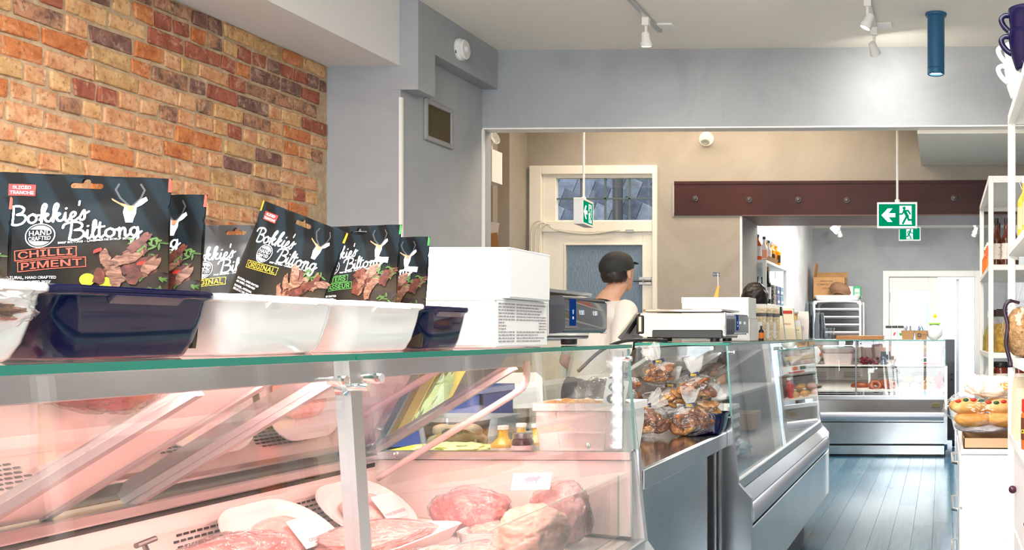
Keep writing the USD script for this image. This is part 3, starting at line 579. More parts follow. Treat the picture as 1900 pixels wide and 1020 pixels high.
def pouch(label, flavours, colour, loc, rot, silver=False, sc=1.0):
    t = thing('jerky_pouch', label, 'food pouch', loc, rot, None, (sc, sc, sc))
    w, h = BW / 2, BH
    o = Polygon([(-w * .97, 0), (w * .97, 0), (w, .06), (w * .985, .165), (w * .965, .170), (w * .985, .175), (w, h), (-w, h), (-w * .985, .175), (-w * .965, .170), (-w * .985, .165), (-w, .06)])
    hx, hy = U(.508, .062); hole = unary_union([LineString([(hx - .013, hy), (hx + .013, hy)]).buffer(.0036), Point(hx, hy + .004).buffer(.0045)])
    m = trimesh.creation.extrude_polygon(o.difference(hole), 1.0, engine='earcut')
    v, f = trimesh.remesh.subdivide_to_size(m.vertices, m.faces, 1.01, max_iter=2) if False else (m.vertices, m.faces)
    keep = np.ptp(v[f][:, :, 2], axis=1) < .5
    caps, walls = trimesh.Trimesh(v, f[keep], process=False), trimesh.Trimesh(v, f[~keep], process=False)
    cv, cf = trimesh.remesh.subdivide_to_size(caps.vertices, caps.faces, .012, max_iter=14)
    def shape(v):
        x, y, z = v[:, 0], v[:, 1], v[:, 2]; return np.stack([x, np.where(z > .5, -bulge(x, y), bulge(x, y, -1) + .0), y], 1)
    part(t, 'pouch', trimesh.util.concatenate([trimesh.Trimesh(shape(cv), cf, process=False), trimesh.Trimesh(shape(walls.vertices), walls.faces, process=False)]), POUCHS if silver else POUCH, smooth=50)
    def pr(name, poly, m, off=.0005): return part(t, name, wrap(flat(poly), off), m)
    for s in (-1, 1): part(t, 'corner_tab', wrap(flat(sbox(*sorted((s * w, s * (w - .0035))), h - .017, h - .0002) if False else sbox(min(s * w, s * (w - .0035)), h - .017, max(s * w, s * (w - .0035)), h - .0002))), TABC[colour])
    if not silver:
        lab = sbox(*U(.075, .135), *U(.225, .068)); rl = pr('red_label', lab, REDLAB)
        for k, wd in enumerate(('SLICED', 'TRANCHE')):
            c = U(.15, .087 + .03 * k); part(rl, 'lettering', wrap(moved(text(wd, .0036, .0001, True), (c[0], c[1], 0)), .0008), WHITEINK)
    def tilted(poly, u, v, a=7): return affinity.translate(affinity.rotate(poly, a, origin=(0, 0)), *U(u, v))
    pr('brand_lettering', tilted(affinity.scale(cursive("Bokkie's", .021), 1.0, 1.05, origin=(0, 0)), .10, .312), WHITEINK)
    pr('brand_lettering', tilted(affinity.scale(cursive('Biltong', .0205), 1.04, 1.05, origin=(0, 0)), .435, .395), WHITEINK)
    c = U(.285, .372); st = unary_union([Point(0, 0).buffer(.0150).difference(Point(0, 0).buffer(.0138)), Point(0, 0).buffer(.0126).difference(sbox(-.02, -.0072, .02, .0072))])
    sp = pr('stamp', affinity.translate(st, *c), WHITEINK)
    for k, wd in enumerate(('HAND', 'CRAFTED')):
        tx = text(wd, .0058 if k == 0 else .0048, .0001, True); tx.apply_scale([min(1, .022 / np.ptp(tx.bounds[:, 0])), 1, 1]); part(sp, 'lettering', wrap(moved(moved(tx, rot=(0, 0, 6)), (c[0], c[1] + (.0034 if k == 0 else -.0034), 0)), .0007), WHITEINK)
    tx = text('BEEF BILTONG - LANI\u00c8RES DE BOEUF S\u00c9CH\u00c9', .0023, .0001, True); tx.apply_scale([.073 / np.ptp(tx.bounds[:, 0]), 1, 1]); q = U(.60, .392); part(t, 'tagline', wrap(moved(moved(tx, rot=(0, 0, 7)), (q[0], q[1], 0)), .0006), WHITEINK)
    for k, wd in enumerate(flavours):
        q = U(.325 + .04 * k, .475 + .062 * k); ww = (.062, .068)[k] if len(flavours) > 1 else .066; hh = .0125
        fr = sbox(-ww / 2, -hh / 2, ww / 2, hh / 2); fr = fr.difference(fr.buffer(-.0010)); fr = affinity.translate(affinity.rotate(fr, 6, origin=(0, 0)), *q)
        fb = pr('flavour_box', fr, FLC[colour]); tx = text(wd, .0078, .0001, True); tx.apply_scale([(ww - .008) / np.ptp(tx.bounds[:, 0]) if len(wd) > 5 else .8 * (ww - .008) / np.ptp(tx.bounds[:, 0]), 1, 1]); part(fb, 'lettering', wrap(moved(moved(tx, rot=(0, 0, 6)), (q[0], q[1], 0)), .0007), FLC[colour])
    for k, wd in enumerate(('NATURAL, HAND CRAFTED', 'AIR DRIED, CURED BEEF', 'NATUREL, ARTISANAL', "S\u00c9CH\u00c9 \u00c0 L'AIR, BOEUF SAUMURE")):
        tx = text(wd, .0030, .0001, True); tx.apply_translation((-tx.bounds[0, 0], 0, 0)); tx.apply_scale([.085, 1, 1] if False else [min(1, .068 / np.ptp(tx.bounds[:, 0])), 1, 1]); q = U(.1, .615 + .026 * k + .008 * (k > 1)); part(t, 'small_print', wrap(moved(tx, (q[0], q[1], 0)), .0006), WHITEINK)
    # printed picture: bowl of beef strips, herbs, limes
    pr('printed_bowl', affinity.translate(Polygon([(-.033, .004), (.034, .004), (.026, -.016), (-.022, -.016)]).buffer(.003), *U(.79, .60)), BOWLP)
    rg = random.Random(len(flavours[0]))
    for k in range(18):
        u, v = rg.uniform(.60, .94), rg.uniform(.40, .61); pr('printed_beef', blob(*U(u, v), rg.uniform(.010, .017), rg.uniform(.005, .008), k + 5, 16, .3, rg.uniform(20, 120)), MEATP if k % 2 else MEATP2, .0006 + .00012 * k)
    hb = unary_union([blob(*U(rg.uniform(.78, .99), rg.uniform(.36, .47)), .0045, .0012, k, 8, .3, rg.uniform(0, 180)) for k in range(22)] + [blob(*U(rg.uniform(.86, .99), rg.uniform(.60, .70)), .0040, .0014, k, 8, .3, rg.uniform(0, 180)) for k in range(14)])
    tag(pr('printed_herb', hb.buffer(0), LEAFP, .0018),  kind='stuff')
    if colour == 'red':
        for u, v in ((.575, .625), (.685, .645)): pr('printed_lime', Point(*U(u, v)).buffer(.0075), LIMEP, .0018)
        for u, v in ((.62, .455), (.86, .52), (.74, .50)): pr('printed_chilli', blob(*U(u, v), .0055, .0022, 3, 12, .2, 30), CHILP, .0019)
    c = U(.765, .205)
    an = [('printed_antelope', [(-.0055, .006), (.0055, .006), (.0060, -.002), (.0042, -.0085), (.0035, -.014), (-.0025, -.014), (-.0042, -.008), (-.0062, -.002)], SKINP), ('printed_forehead', [(-.0028, .0065), (.003, .0065), (.002, .001), (-.0018, .001)], TANP),
          ('printed_ear', [(-.005, .005), (-.018, .013), (-.019, .0145), (-.011, .0095), (-.004, .0075)], TANP), ('printed_ear', [(.005, .005), (.011, .0085), (.017, .014), (.0155, .0175), (.010, .0145), (.004, .0075)], SKINP)]
    for nm, pts, m in an: pr(nm, affinity.translate(Polygon(pts).buffer(.0006), *c), m, .0008 if nm == 'printed_forehead' else .0006)
    pr('printed_horn', affinity.translate(unary_union([LineString([(-.002, .007), (-.011, .016), (-.016, .026), (-.013, .033)]).buffer(.0011), LineString([(.002, .007), (.010, .016), (.014, .026), (.010, .033)]).buffer(.0011)]), *c), HORNP)
    if colour == 'green': pr('price_sticker', affinity.translate(affinity.rotate(sbox(-.013, -.005, .013, .005), -4, origin=(0, 0)), *U(.83, .30)), PAPER, .0012)
    return t

def dish(name, label, loc, m, rot=(0, 0, 90), size=(.272, .185, .085), group=None):
    t = thing(name, label, 'dish', loc, rot, group)
    L, D, H = size
    r = [rr_ring(L * .74, D * .70, .02, .0), rr_ring(L * .80, D * .76, .03, .004), rr_ring(L * .86, D * .84, .034, .02), rr_ring(L * .93, D * .91, .036, H * .62), rr_ring(L * .955, D * .94, .036, H - .012), rr_ring(L, D, .036, H - .009), rr_ring(L * 1.004, D * 1.006, .036, H - .004), rr_ring(L * .995, D * .99, .036, H),
         rr_ring(L * .95, D * .93, .034, H - .001), rr_ring(L * .92, D * .90, .034, H - .012), rr_ring(L * .84, D * .82, .03, .02), rr_ring(L * .76, D * .72, .025, .009)]
    b = part(t, 'body', loft(r), m, smooth=55)
    for s in (-1, 1): part(t, 'grip', hull([(x, s * (D / 2 - .008 + dy), H - .010 - dz) for x in (-.055, .055) for dy, dz in ((0, 0), (.011, 0), (0, .011))] + [(x, s * (D / 2 - .006), H - .005) for x in (-.062, .062)]), m)
    return t
GT = 1.2905
dish('baking_dish', 'white stoneware dish at the left picture edge holding a clear bag', (-1.05, .985, GT), ENAMELW)
dish('baking_dish', 'long navy blue glazed dish at left on the meat case', (-1.052, 1.245, GT), ENAMELB)
dish('baking_dish', 'white stoneware dish just right of the long navy dish', (-1.047, 1.52, GT), ENAMELW)
dish('baking_dish', 'white stoneware dish left of the small navy dish', (-1.045, 1.795, GT), ENAMELW)
dish('baking_dish', 'navy dish beside the two stacked white cartons', (-1.047, 2.03, GT), ENAMELB, size=(.20, .175, .083))

pouch('black chilli pouch standing large in the navy dish, nearest to the viewer', ('CHILLI', 'PIMENT'), 'red', (-1.082, 1.285, 1.304), (-6, 0, 20), sc=1.07)
pouch('black pouch cut off by the left picture edge in the white dish', ('CHILLI', 'PIMENT'), 'red', (-1.060, 1.075, 1.303), (-4, 0, 5), sc=.80)
pouch('black chilli pouch half hidden behind the large chilli pouch', ('CHILLI', 'PIMENT'), 'red', (-1.066, 1.350, 1.302), (-6, 0, 0))
pouch('grey shiny pouch between the half hidden chilli pouch and the tilted gold pouch', ('ORIGINAL',), 'orange', (-1.208, 1.735, 1.2915), (-8, 0, 2), True, sc=1.06)
pouch('black pouch with gold ORIGINAL box, tilted to the right in the white dish', ('ORIGINAL',), 'orange', (-1.070, 1.618, 1.312), (-6, 19, -14))
pouch('black pouch with only its orange corner showing behind the tilted gold pouch', ('ORIGINAL',), 'orange', (-1.150, 1.925, 1.300), (-5, 3, -6), sc=1.05)
pouch('black green-lettered pouch with price sticker, upright behind the tilted gold pouch', ('HUNTERS', 'CHASSEUR'), 'green', (-1.070, 1.868, 1.304), (-6, 0, -13), sc=1.05)
pouch('rearmost green-lettered black pouch next to the white cartons', ('HUNTERS', 'CHASSEUR'), 'green', (-1.068, 1.965, 1.296), (-6, 0, -8), sc=1.03)

cbg = thing('nut_bag', 'clear bag of brown pieces lying in the white dish at the left picture edge', 'food bag', (-.995, 1.00, 1.345))
part(cbg, 'pieces', lump(1, (.05, .085, .022), (0, 0, .0), .3, 5, 3, 4), two_tone('brown_pieces', [(.35, srgb(70, 44, 30)), (.6, srgb(150, 104, 70)), (.8, srgb(206, 170, 130))], 60, .5), smooth=60)
part(cbg, 'film', lump(1, (.062, .105, .036), (0, 0, .006), .25, 3, 6, 4, 3), PLASTIC)
# ---------------------------------------------------------------- cartons, scales, people
def carton(name, label, x0, y0, z0, x1, y1, z1, group=None, m=None, tape=None, lidh=None):
    t = thing(name, label, 'carton', ((x0 + x1) / 2, (y0 + y1) / 2, z0), (0, 0, 0), group)
    w, d, h = (x1 - x0) / 2, (y1 - y0) / 2, z1 - z0
    part(t, 'body', cbox(-w + .002, -d + .002, 0, w - .002, d - .002, h - .004, .002), m or PAPER)
    part(t, 'lid', [cbox(-w, -d, h - .005, w, d, h, .0015), box(-w, -d, h - .03 if not lidh else h - lidh, -w + .0018, d, h - .003), box(w - .0018, -d + .006, .004, w, d - .006, h - .003)], m or PAPER)
    part(t, 'flap', [box(-w + .008, -d - .0012, .006, w - .008, -d + .002, h - .008)], m or PAPER)
    return t
ca = carton('carton', 'blank white carton stacked on top of another on the meat case', -1.215, 2.25, 1.398, -.937, 2.487, 1.509)
cb = carton('carton', 'lower white carton with rows of small print on its side', -1.235, 2.212, 1.2915, -.951, 2.508, 1.397)
rg = random.Random(5); ln = []
for r in range(13):
    z = .012 + r * .0068; 
    if r in (4, 5, 6): spans = [(-.135, -.115 + .02 * rg.random()), (.09, .135)]
    else: spans = [(-.135, -.05), (-.04, .135 - .06 * rg.random())]
    for a, b in spans:
        y = a
        while y < b: l = .006 + .014 * rg.random(); ln.append(box(.1422, y, z, .1428, min(y + l, b), z + .0026)); y += l + .004
part(cb, 'printed_lines', ln, mat('grey_print', srgb(150, 140, 146), .6), kind='stuff')

CRM = mat('cream_plastic', srgb(222, 214, 190), .35)
LCD = mat('display_glass_dark', (.03, .035, .045), .06, coat_weight=1.)
LCDB = emit('display_blue', srgb(24, 66, 140), .5)
LCDW = emit('display_digits', (.85, .92, 1), .8)
def scale_machine(label, loc, rot=(0, 0, 0)):
    """local: customer window on +x, operator panel on -x, long axis x .46, width y .34"""
    t = thing('weighing_scale', label, 'scale', loc, rot)
    part(t, 'body', prism([(-.16, .022), (.19, .022), (.198, .035), (.198, .122), (-.17, .126), (-.178, .11), (-.178, .03)], -.165, .165, 'y'), CRM, smooth=30)
    part(t, 'under_tray', cbox(-.12, -.170, .016, .192, .170, .052, .004), BLACK)
    for x, y in ((-.13, -.13), (.15, -.13), (-.13, .13), (.15, .13)): part(t, 'foot', lathe([(.014, 0), (.02, .002), (.02, .025), (0, .025)][:3] + [(.016, .03)], 12) if False else moved(lathe([(.02, 0), (.022, .003), (.022, .026), (.018, .03)], 12), (x, y, 0)), BLACK, smooth=40)
    part(t, 'spirit_level_plate', cbox(-.02, -.155, .010, .12, .155, .0215, .003), GREYP)
    pl = part(t, 'weighing_plate', loft([rr_ring(.34, .33, .02, .130) + [.02, 0, 0], rr_ring(.37, .35, .025, .134) + [.02, 0, 0], rr_ring(.37, .35, .025, .142) + [.02, 0, 0], rr_ring(.33, .31, .02, .145) + [.02, 0, 0]]), CHROME, smooth=30)
    # customer window
    cw = part(t, 'customer_window', prism([(.198, .03), (.238, .032), (.245, .045), (.245, .112), (.238, .124), (.198, .124)], -.162, .162, 'y'), LCD, smooth=40)
    part(cw, 'display', box(.2452, -.13, .05, .2456, -.085, .118), LCDB)
    for y in (-.108, -.045, .06):
        part(cw, 'digits', moved(moved(moved(text('V' if y < -.1 else 'V:00', .012, .0004), rot=(90, 0, 0)), rot=(0, 0, 90)), (.2460, y, .085)), LCDW)
    part(cw, 'digits', moved(moved(moved(text('00', .007, .0004), rot=(90, 0, 0)), rot=(0, 0, 90)), (.2460, -.108, .070)), LCDW)
    part(t, 'window_frame', [cbox(.196, -.168, .024, .206, -.160, .13, .002), cbox(.225, .160, .03, .244, .168, .12, .002)], CHROME)
    # operator screen
    op = part(t, 'printer_door', cbox(-.19, -.170, .034, -.155, -.150, .118, .006), BLACK)
    part(op, 'latch', box(-.178, -.173, .045, -.166, -.169, .11), CHROME)
    part(t, 'operator_panel', hull([(-.18, y, .125) for y in (-.16, .16)] + [(-.19, y, .112) for y in (-.16, .16)] + [(-.275, y, .018) for y in (-.16, .16)] + [(-.262, y, .008) for y in (-.16, .16)]), DARK)
    part(t, 'operator_rim', hull([(-.190, y, .120) for y in (-.15, .15)] + [(-.198, y, .113) for y in (-.15, .15)] + [(-.276, y, .026) for y in (-.15, .15)] + [(-.27, y, .018) for y in (-.15, .15)] + [(-.192, y, .128) for y in (-.165, .165)] + [(-.284, y, .024) for y in (-.165, .165)]), CRM)
    part(t, 'operator_screen', hull([(-.200, y, .1225) for y in (-.14, .14)] + [(-.2755, y, .0375) for y in (-.14, .14)] + [(-.203, y, .121) for y in (-.14, .14)] + [(-.278, y, .036) for y in (-.14, .14)]), LCD)
    part(t, 'panel_arm', hull([(-.18, y, .115) for y in (-.12, .12)] + [(-.18, y, .03) for y in (-.12, .12)] + [(-.235, y, .03) for y in (-.12, .12)]), DARK)
    return t
sc1 = scale_machine('cream and black weighing scale with lit customer window beside the stacked white cartons', (-1.178, 2.735, 1.2915))
sc2 = copy(sc1, 'cream weighing scale with tilted operator screen above the bagged cookies', (-1.155, 4.75, 1.287))
cab = smooth_path([(-1.20, 4.55, 1.292), (-1.27, 4.44, 1.296), (-1.33, 4.33, 1.29), (-1.40, 4.26, 1.25), (-1.47, 4.20, 1.17)], 6)
single('power_cable', tube(cab, .0075, 8), BLACK, 'black cable running from the cream scale down over the cookie counter', 'cable', smooth=True)
carton('carton', 'upper of two white cartons behind the cream scale on the middle case', -1.30, 5.2, 1.3975, -.964, 5.42, 1.505)
carton('carton', 'lower of two white cartons behind the cream scale on the middle case', -1.30, 5.195, 1.287, -.958, 5.43, 1.3965)
p = at(1329, 551, 5.30); mk = thing('price_flag', 'small blue and yellow price flag on a white stick standing on white cartons', 'sign', (p[0], 5.30, 1.5055))
part(mk, 'holder', hull([(-.012, -.005, 0), (.010, -.005, 0), (-.012, .005, 0), (.01, .005, 0), (.006, -.004, .06), (.016, -.004, .06), (.006, .004, .06), (.016, .004, .06)]), mat('orange_plastic', srgb(246, 160, 24), .4))
part(mk, 'stick', tube([(.010, 0, .058), (.008, 0, .125)], .0022, 6), WHITEPL)
sg = part(mk, 'flag', moved(cbox(-.026, -.001, .108, .010, .001, .128, .0004), rot=(0, 4, 0)), mat('flag_blue', srgb(40, 70, 110), .5))
part(sg, 'lettering', moved(facing(text('BOTTLES', .006, .0004), (-.006, -.0014, .1185)), rot=(0, 4, 0)), mat('flag_yellow', srgb(240, 200, 40), .5))

# people ------------------------------------------------------------
def ball(p, r, n=16): return m3.Manifold.sphere(r, n).translate(list(map(float, p)))
def bones(chains, ref=.018, it=10):
    out = m3.Manifold()
    for ch in chains:
        for (a, ra), (b, rb) in zip(ch, ch[1:]): out += m3.Manifold.batch_hull([ball(a, ra), ball(b, rb)])
    m = tm(out.refine_to_length(ref)); m.merge_vertices(); trimesh.smoothing.filter_taubin(m, lamb=.5, nu=.53, iterations=it); return m
def rot3(yaw, pitch=0): return trimesh.transformations.euler_matrix(pitch, 0, yaw)[:3, :3]
SKIN = mat('skin', srgb(206, 158, 130), .5, subsurface_weight=.08, subsurface_radius=(.02, .008, .004))
def person(label, loc, yaw, shirt, trousers, hair, height=1.8, lean=0., cap=None, apron=None, long_hair=False, lift=0., turn=0.):
    """local: faces -y, stands at the origin"""
    t = thing('person', label, 'person', loc, (0, 0, yaw)); s = height / 1.8
    ln = math.radians(lean)
    def tp(x, y, z):      # trunk points lean forward about the hips
        dz = z - .95; return np.array([x, y * 1.0 - dz * math.sin(ln), .95 + dz * math.cos(ln)]) * s
    P = lambda x, y, z: np.array([x, y, z]) * s
    neck, head = tp(0, 0, 1.50), tp(0, -.03, 1.66)
    legs, arms, hands = [], [], []
    for k in (-1, 1):
        hip, knee, ank = P(.09 * k, 0, .93), P(.10 * k, -.02, .50), P(.10 * k, .02, .09)
        legs.append([(hip, .085 * s), (knee, .056 * s), (ank, .038 * s)]); legs.append([(ank, .036 * s), (P(.11 * k, -.15, .035), .032 * s)])
        sh, el, wr = tp(.19 * k, 0, 1.42), tp(.26 * k, .02, 1.13), tp(.22 * k, -.17 - lift, .98 + lift)
        arms.append([(sh, .055 * s), (el, .042 * s), (wr, .028 * s)]); hd = wr + (wr - el) / np.linalg.norm(wr - el) * .07 * s
        hands.append([(wr, .026 * s), (hd, .030 * s)])
        for f in range(4): b = hd + np.array([(.018 - .012 * f) * k, -.01, .012 - .006 * f]) * s; hands.append([(b, .0095 * s), (b + np.array([0, -.035, -.015]) * s, .0085 * s), (b + np.array([0, -.055 + .004 * f, -.035]) * s, .007 * s)])
        hands.append([(wr + (hd - wr) * .4, .012 * s), (wr + (hd - wr) * .6 + np.array([-.035 * k, -.012, .012]) * s, .010 * s), (hd + np.array([-.04 * k, -.02, 0]) * s, .008 * s)])
    trunk = [[(P(0, 0, .95), .135 * s), (tp(0, 0, 1.15), .125 * s), (tp(0, 0, 1.33), .14 * s)], [(tp(-.12, 0, 1.38), .09 * s), (tp(.12, 0, 1.38), .09 * s)], [(tp(0, 0, 1.36), .12 * s), (neck, .062 * s)], [(neck, .055 * s), (head - [0, 0, .07 * s], .055 * s)]]
    part(t, 'body', bones(legs + arms + hands + trunk, .02, 6), SKIN, smooth=True)
    Rh = rot3(turn, -ln * .7)
    hm = bones([[(np.array([0, .015, .03]), .085), (np.array([0, -.01, .015]), .083)], [(np.array([0, -.02, -.03]), .066), (np.array([0, -.052, -.085]), .034)], [(np.array([0, -.088, -.005]), .010), (np.array([0, -.108, -.035]), .013)]] + [[(np.array([.078 * k, .005, .01]), .014), (np.array([.08 * k, .008, -.03]), .010)] for k in (-1, 1)], .010, 5)
    hm.vertices = (hm.vertices @ Rh.T) * s + head; hd_ = part(t, 'head', hm, SKIN, smooth=True)
    for k in (-1, 1):
        part(hd_, 'eye', ico(.011 * s, 2, (1, 1, 1), (np.array([.031 * k, -.079, .005]) @ Rh.T) * s + head), mat('eye_dark', (.03, .02, .015), .2) if 'eye_dark' not in mats else mats['eye_dark'], smooth=True)
    part(hd_, 'mouth', ico(.01 * s, 2, (2.0, .6, .5), (np.array([0, -.088, -.062]) @ Rh.T) * s + head), mat('lip', srgb(168, 96, 84), .5) if 'lip' not in mats else mats['lip'], smooth=True)
    # clothes
    sl = []
    for k in (-1, 1):
        sh, el = tp(.19 * k, 0, 1.42), tp(.26 * k, .02, 1.13); sl.append([(sh, .070 * s), (sh + (el - sh) * .75, .064 * s)])
    part(t, 'shirt', bones([[(P(0, 0, .90), .150 * s), (tp(0, 0, 1.15), .140 * s), (tp(0, 0, 1.33), .152 * s)], [(tp(-.13, 0, 1.385), .098 * s), (tp(.13, 0, 1.385), .098 * s)], [(tp(0, 0, 1.36), .13 * s), (tp(0, .0, 1.45), .078 * s)]] + sl, .025, 6), shirt, smooth=True)
    part(t, 'trousers', bones([[(P(0, 0, .95), .152 * s), (P(0, 0, .88), .152 * s)]] + [[(P(.09 * k, 0, .90), .098 * s), (P(.10 * k, -.02, .50), .072 * s), (P(.10 * k, .02, .10), .055 * s)] for k in (-1, 1)], .03, 5), trousers, smooth=True)
    for k in (-1, 1): part(t, 'shoe', bones([[(P(.10 * k, .03, .045), .045 * s), (P(.112 * k, -.16, .036), .036 * s)]], .03, 4), BLACK, smooth=True)
    if apron is not None:
        part(t, 'apron_strap', tube(smooth_path([tp(-.085, -.085, 1.42), tp(-.075, .035, 1.475), tp(0, .072, 1.488), tp(.075, .035, 1.475), tp(.085, -.085, 1.42)], 5), .011 * s, 6), apron, smooth=True)
        part(t, 'apron', hull([tp(x, y, z) for x, y, z in ((-.13, -.158, 1.30), (.13, -.158, 1.30), (-.17, -.165, 1.0), (.17, -.165, 1.0), (-.13, -.163, 1.30), (.13, -.163, 1.30))] + [P(x, y, .55) for x in (-.2, .2) for y in (-.165, -.172)]), apron)
    def onhead(m): m = m.copy(); m.vertices = (m.vertices @ Rh.T) * s + head; return m
    cap_mesh = lump(.102, (.92, 1.08, .9), (0, .012, .035), .04, 2, 3); v = cap_mesh.vertices
    if cap is not None:
        keep = v[:, 2] > .035 - .25 * np.maximum(0, -v[:, 1] - 0) * 0 - .03 + .25 * np.clip(-v[:, 1], 0, 1); cm = trimesh.Trimesh(v, cap_mesh.faces[keep[cap_mesh.faces].all(1)], process=False)
        c = part(hd_, 'cap', onhead(cm), cap, smooth=True)
        part(c, 'peak', onhead(hull([(x, -.085 - .075 * (1 - (x / .075) ** 2), .040 - .012 * (1 - (x / .075) ** 2) + dz) for x in np.linspace(-.072, .072, 9) for dz in (0, .005)] + [(x, -.07, .052) for x in (-.072, .072)])), cap)
        hv = lump(.093, (.94, 1.05, 1), (0, .018, .0), .05, 3, 4); k2 = (hv.vertices[:, 1] > .02) & (hv.vertices[:, 2] > -.055) & (hv.vertices[:, 2] < .04)
        part(hd_, 'hair', onhead(trimesh.Trimesh(hv.vertices, hv.faces[k2[hv.faces].all(1)], process=False)), hair, smooth=True)
    else:
        hv = lump(.108, (.95, 1.08, 1.02), (0, .018, .025), .10, 3, 4, 4); k2 = (hv.vertices[:, 1] > -.05) | (hv.vertices[:, 2] > .055)
        part(hd_, 'hair', onhead(trimesh.Trimesh(hv.vertices, hv.faces[k2[hv.faces].any(1)], process=False)), hair, smooth=True)
        if long_hair: part(hd_, 'hair_tail', onhead(bones([[(np.array([0, .09, .01]), .045), (np.array([0, .11, -.09]), .05), (np.array([0, .10, -.2]), .03)]], .02, 4)), hair, smooth=True)
    return t
HAIRD = mat('dark_hair', (.018, .011, .009), .45, var=.5, vscale=40)
person('man in a white shirt and black cap turned away behind the counter', (-2.08, 6.12, 0), 142, mat('white_tshirt', srgb(224, 216, 206), .85, var=.06), mat('dark_trousers', (.03, .032, .04), .8), HAIRD, 1.86, 14, mat('black_cap', (.02, .02, .018), .8), BLACK, turn=.25)
person('person with dark hair behind the white cartons, only the hair showing', (-1.355, 7.45, 0), 172, mat('dark_shirt', (.03, .03, .035), .8), mats['dark_trousers'], mat('near_black_hair', (.010, .006, .005), .4), 1.70, 4, None, None, True, lift=-.15, turn=.2)
# ---------------------------------------------------------------- fittings on walls and ceilings
FIXW = mat('fixture_white', srgb(236, 234, 230), .35)
LAMPE = emit('spot_lens', (1.0, .96, .9), 30)
SILV = mat('track_silver', (.6, .6, .6), .35, 1.)
EXG = emit('exit_green', srgb(0, 150, 105), .75); EXW = emit('exit_white', (.92, .95, 1.0), 1.0); EXGB = emit('exit_green_bright', srgb(0, 190, 140), .9)
def dirmesh(m, loc, d):
    """turns a mesh built along -z so that it points along d"""
    d = np.array(d, float); d /= np.linalg.norm(d); m = m.copy(); m.apply_transform(trimesh.geometry.align_vectors([0, 0, -1], d)); m.apply_translation(loc); return m
def track_head(t, loc, d):
    h = part(t, 'spot_head', dirmesh(lathe([(0, .045), (.017, .045), (.022, .035), (.024, 0), (.031, -.012), (.031, -.030), (.026, -.032), (.024, -.026), (0, -.026)], 16), loc, d), FIXW, smooth=35)
    part(h, 'lens', dirmesh(lathe([(0, -.0265), (.0235, -.0265), (.0235, -.029), (0, -.029)], 16), loc, d), LAMPE)
    part(h, 'yoke', [tube([np.array(loc) + [0, 0, .02], np.array(loc) + [0, 0, .085]], .008, 8), box(loc[0] - .018, loc[1] - .018, loc[2] + .08, loc[0] + .018, loc[1] + .018, loc[2] + .125)], FIXW)
def track_light(label, x, y0, y1, heads, z=HC):
    t = thing('track_light', label, 'ceiling light', (0, 0, 0))
    part(t, 'rail', cbox(x - .014, y0, z - .022, x + .014, y1, z, .003), SILV)
    part(t, 'feed_plate', cbox(x + .01, y1 - .12, z - .012, x + .10, y1 - .04, z, .003), FIXW)
    for k, (yy, tgt, pw, col) in enumerate(heads):
        loc = np.array([x, yy, z - .145]); d = np.array(tgt) - loc; track_head(t, loc, d)
        if pw: spot(f'{"track_bulb"}', loc + d / np.linalg.norm(d) * .034, tgt, pw, col, 30, .6, .022) if f'/World/track_bulb' not in used and not used.add('/World/track_bulb') else spot(numbered('/World', 'track_bulb')[7:], loc + d / np.linalg.norm(d) * .034, tgt, pw, col, 30, .6, .022)
track_light('silver ceiling track with one white spotlight above the butcher counter, left of the two', -1.62, 2.0, 5.98, [(5.70, (-1.55, 6.0, 1.0), 700, NEUT), (3.6, (-1.3, 3.5, 1.0), 900, NEUT)])
track_light('silver ceiling track with two white spotlights left of the blue downlight', -.385, 2.0, 6.0, [(5.40, (-1.3, 5.3, .9), 900, NEUT), (5.92, (-.20, 6.40, 2.44), 750, NEUT), (3.5, (-.9, 3.3, .9), 900, NEUT)])
BLUE = mat('blue_enamel', srgb(30, 92, 130), .35)
dl = thing('downlight', 'long blue cylindrical ceiling downlight', 'ceiling light', (-.035, 5.74, HC))
part(dl, 'canopy', lathe([(0, 0), (.058, 0), (.060, -.006), (.056, -.016), (.047, -.018), (0, -.018)], 28), BLUE, smooth=30)
part(dl, 'tube', lathe([(.047, -.017), (.047, -.298), (.045, -.300), (.047, -.303), (.047, -.330), (.043, -.334), (.036, -.330), (.036, -.30), (0, -.30)], 28), BLUE, smooth=30)
part(dl, 'lens', lathe([(0, -.318), (.035, -.318), (.035, -.321), (0, -.321)], 24), emit('downlight_lens', (1, .95, .86), 8))
spot('downlight_bulb', (-.035, 5.74, HC - .335), (-.035, 5.74, 0), 500, NEUT, 45, .5, .03)
def far_track(label, loc, dirs):
    t = thing('spot_cluster', label, 'ceiling light', loc)
    part(t, 'rail', cbox(-.012, -.9, -.02, .012, .06, 0, .003), SILV)
    for k, (yy, d) in enumerate(dirs): track_head(t, (0, yy, -.13), d)
p = on_z(1558, 413, 2.63); far_track('row of three small white spotlights on the far ceiling, left of the exit signs', (p[0], p[1], 2.63), [(-.7, (-.9, .4, -1)), (-.38, (-.8, .5, -1)), (0, (.1, .8, -1))])
p = on_z(1805, 413, 2.63); far_track('pair of small white spotlights on the far ceiling beside the right shelf', (p[0] + .02, p[1], 2.63), [(-.35, (-.4, .5, -1)), (0, (-.4, .6, -1))])
for k, (loc, tg) in enumerate((((-1.0, 11.2, 2.5), (-1.6, 11.6, 1.6)), ((-1.0, 10.0, 2.5), (-1.6, 10.2, 1.5)), ((-.95, 11.5, 2.5), (-1.0, 13, 1.75)), ((.25, 11.6, 2.5), (-.1, 13, 2.1)))):
    spot(f'far_bulb' + (f'_{k:03d}' if k else ''), loc, tg, 330, NEUT, 32, .7, .03)
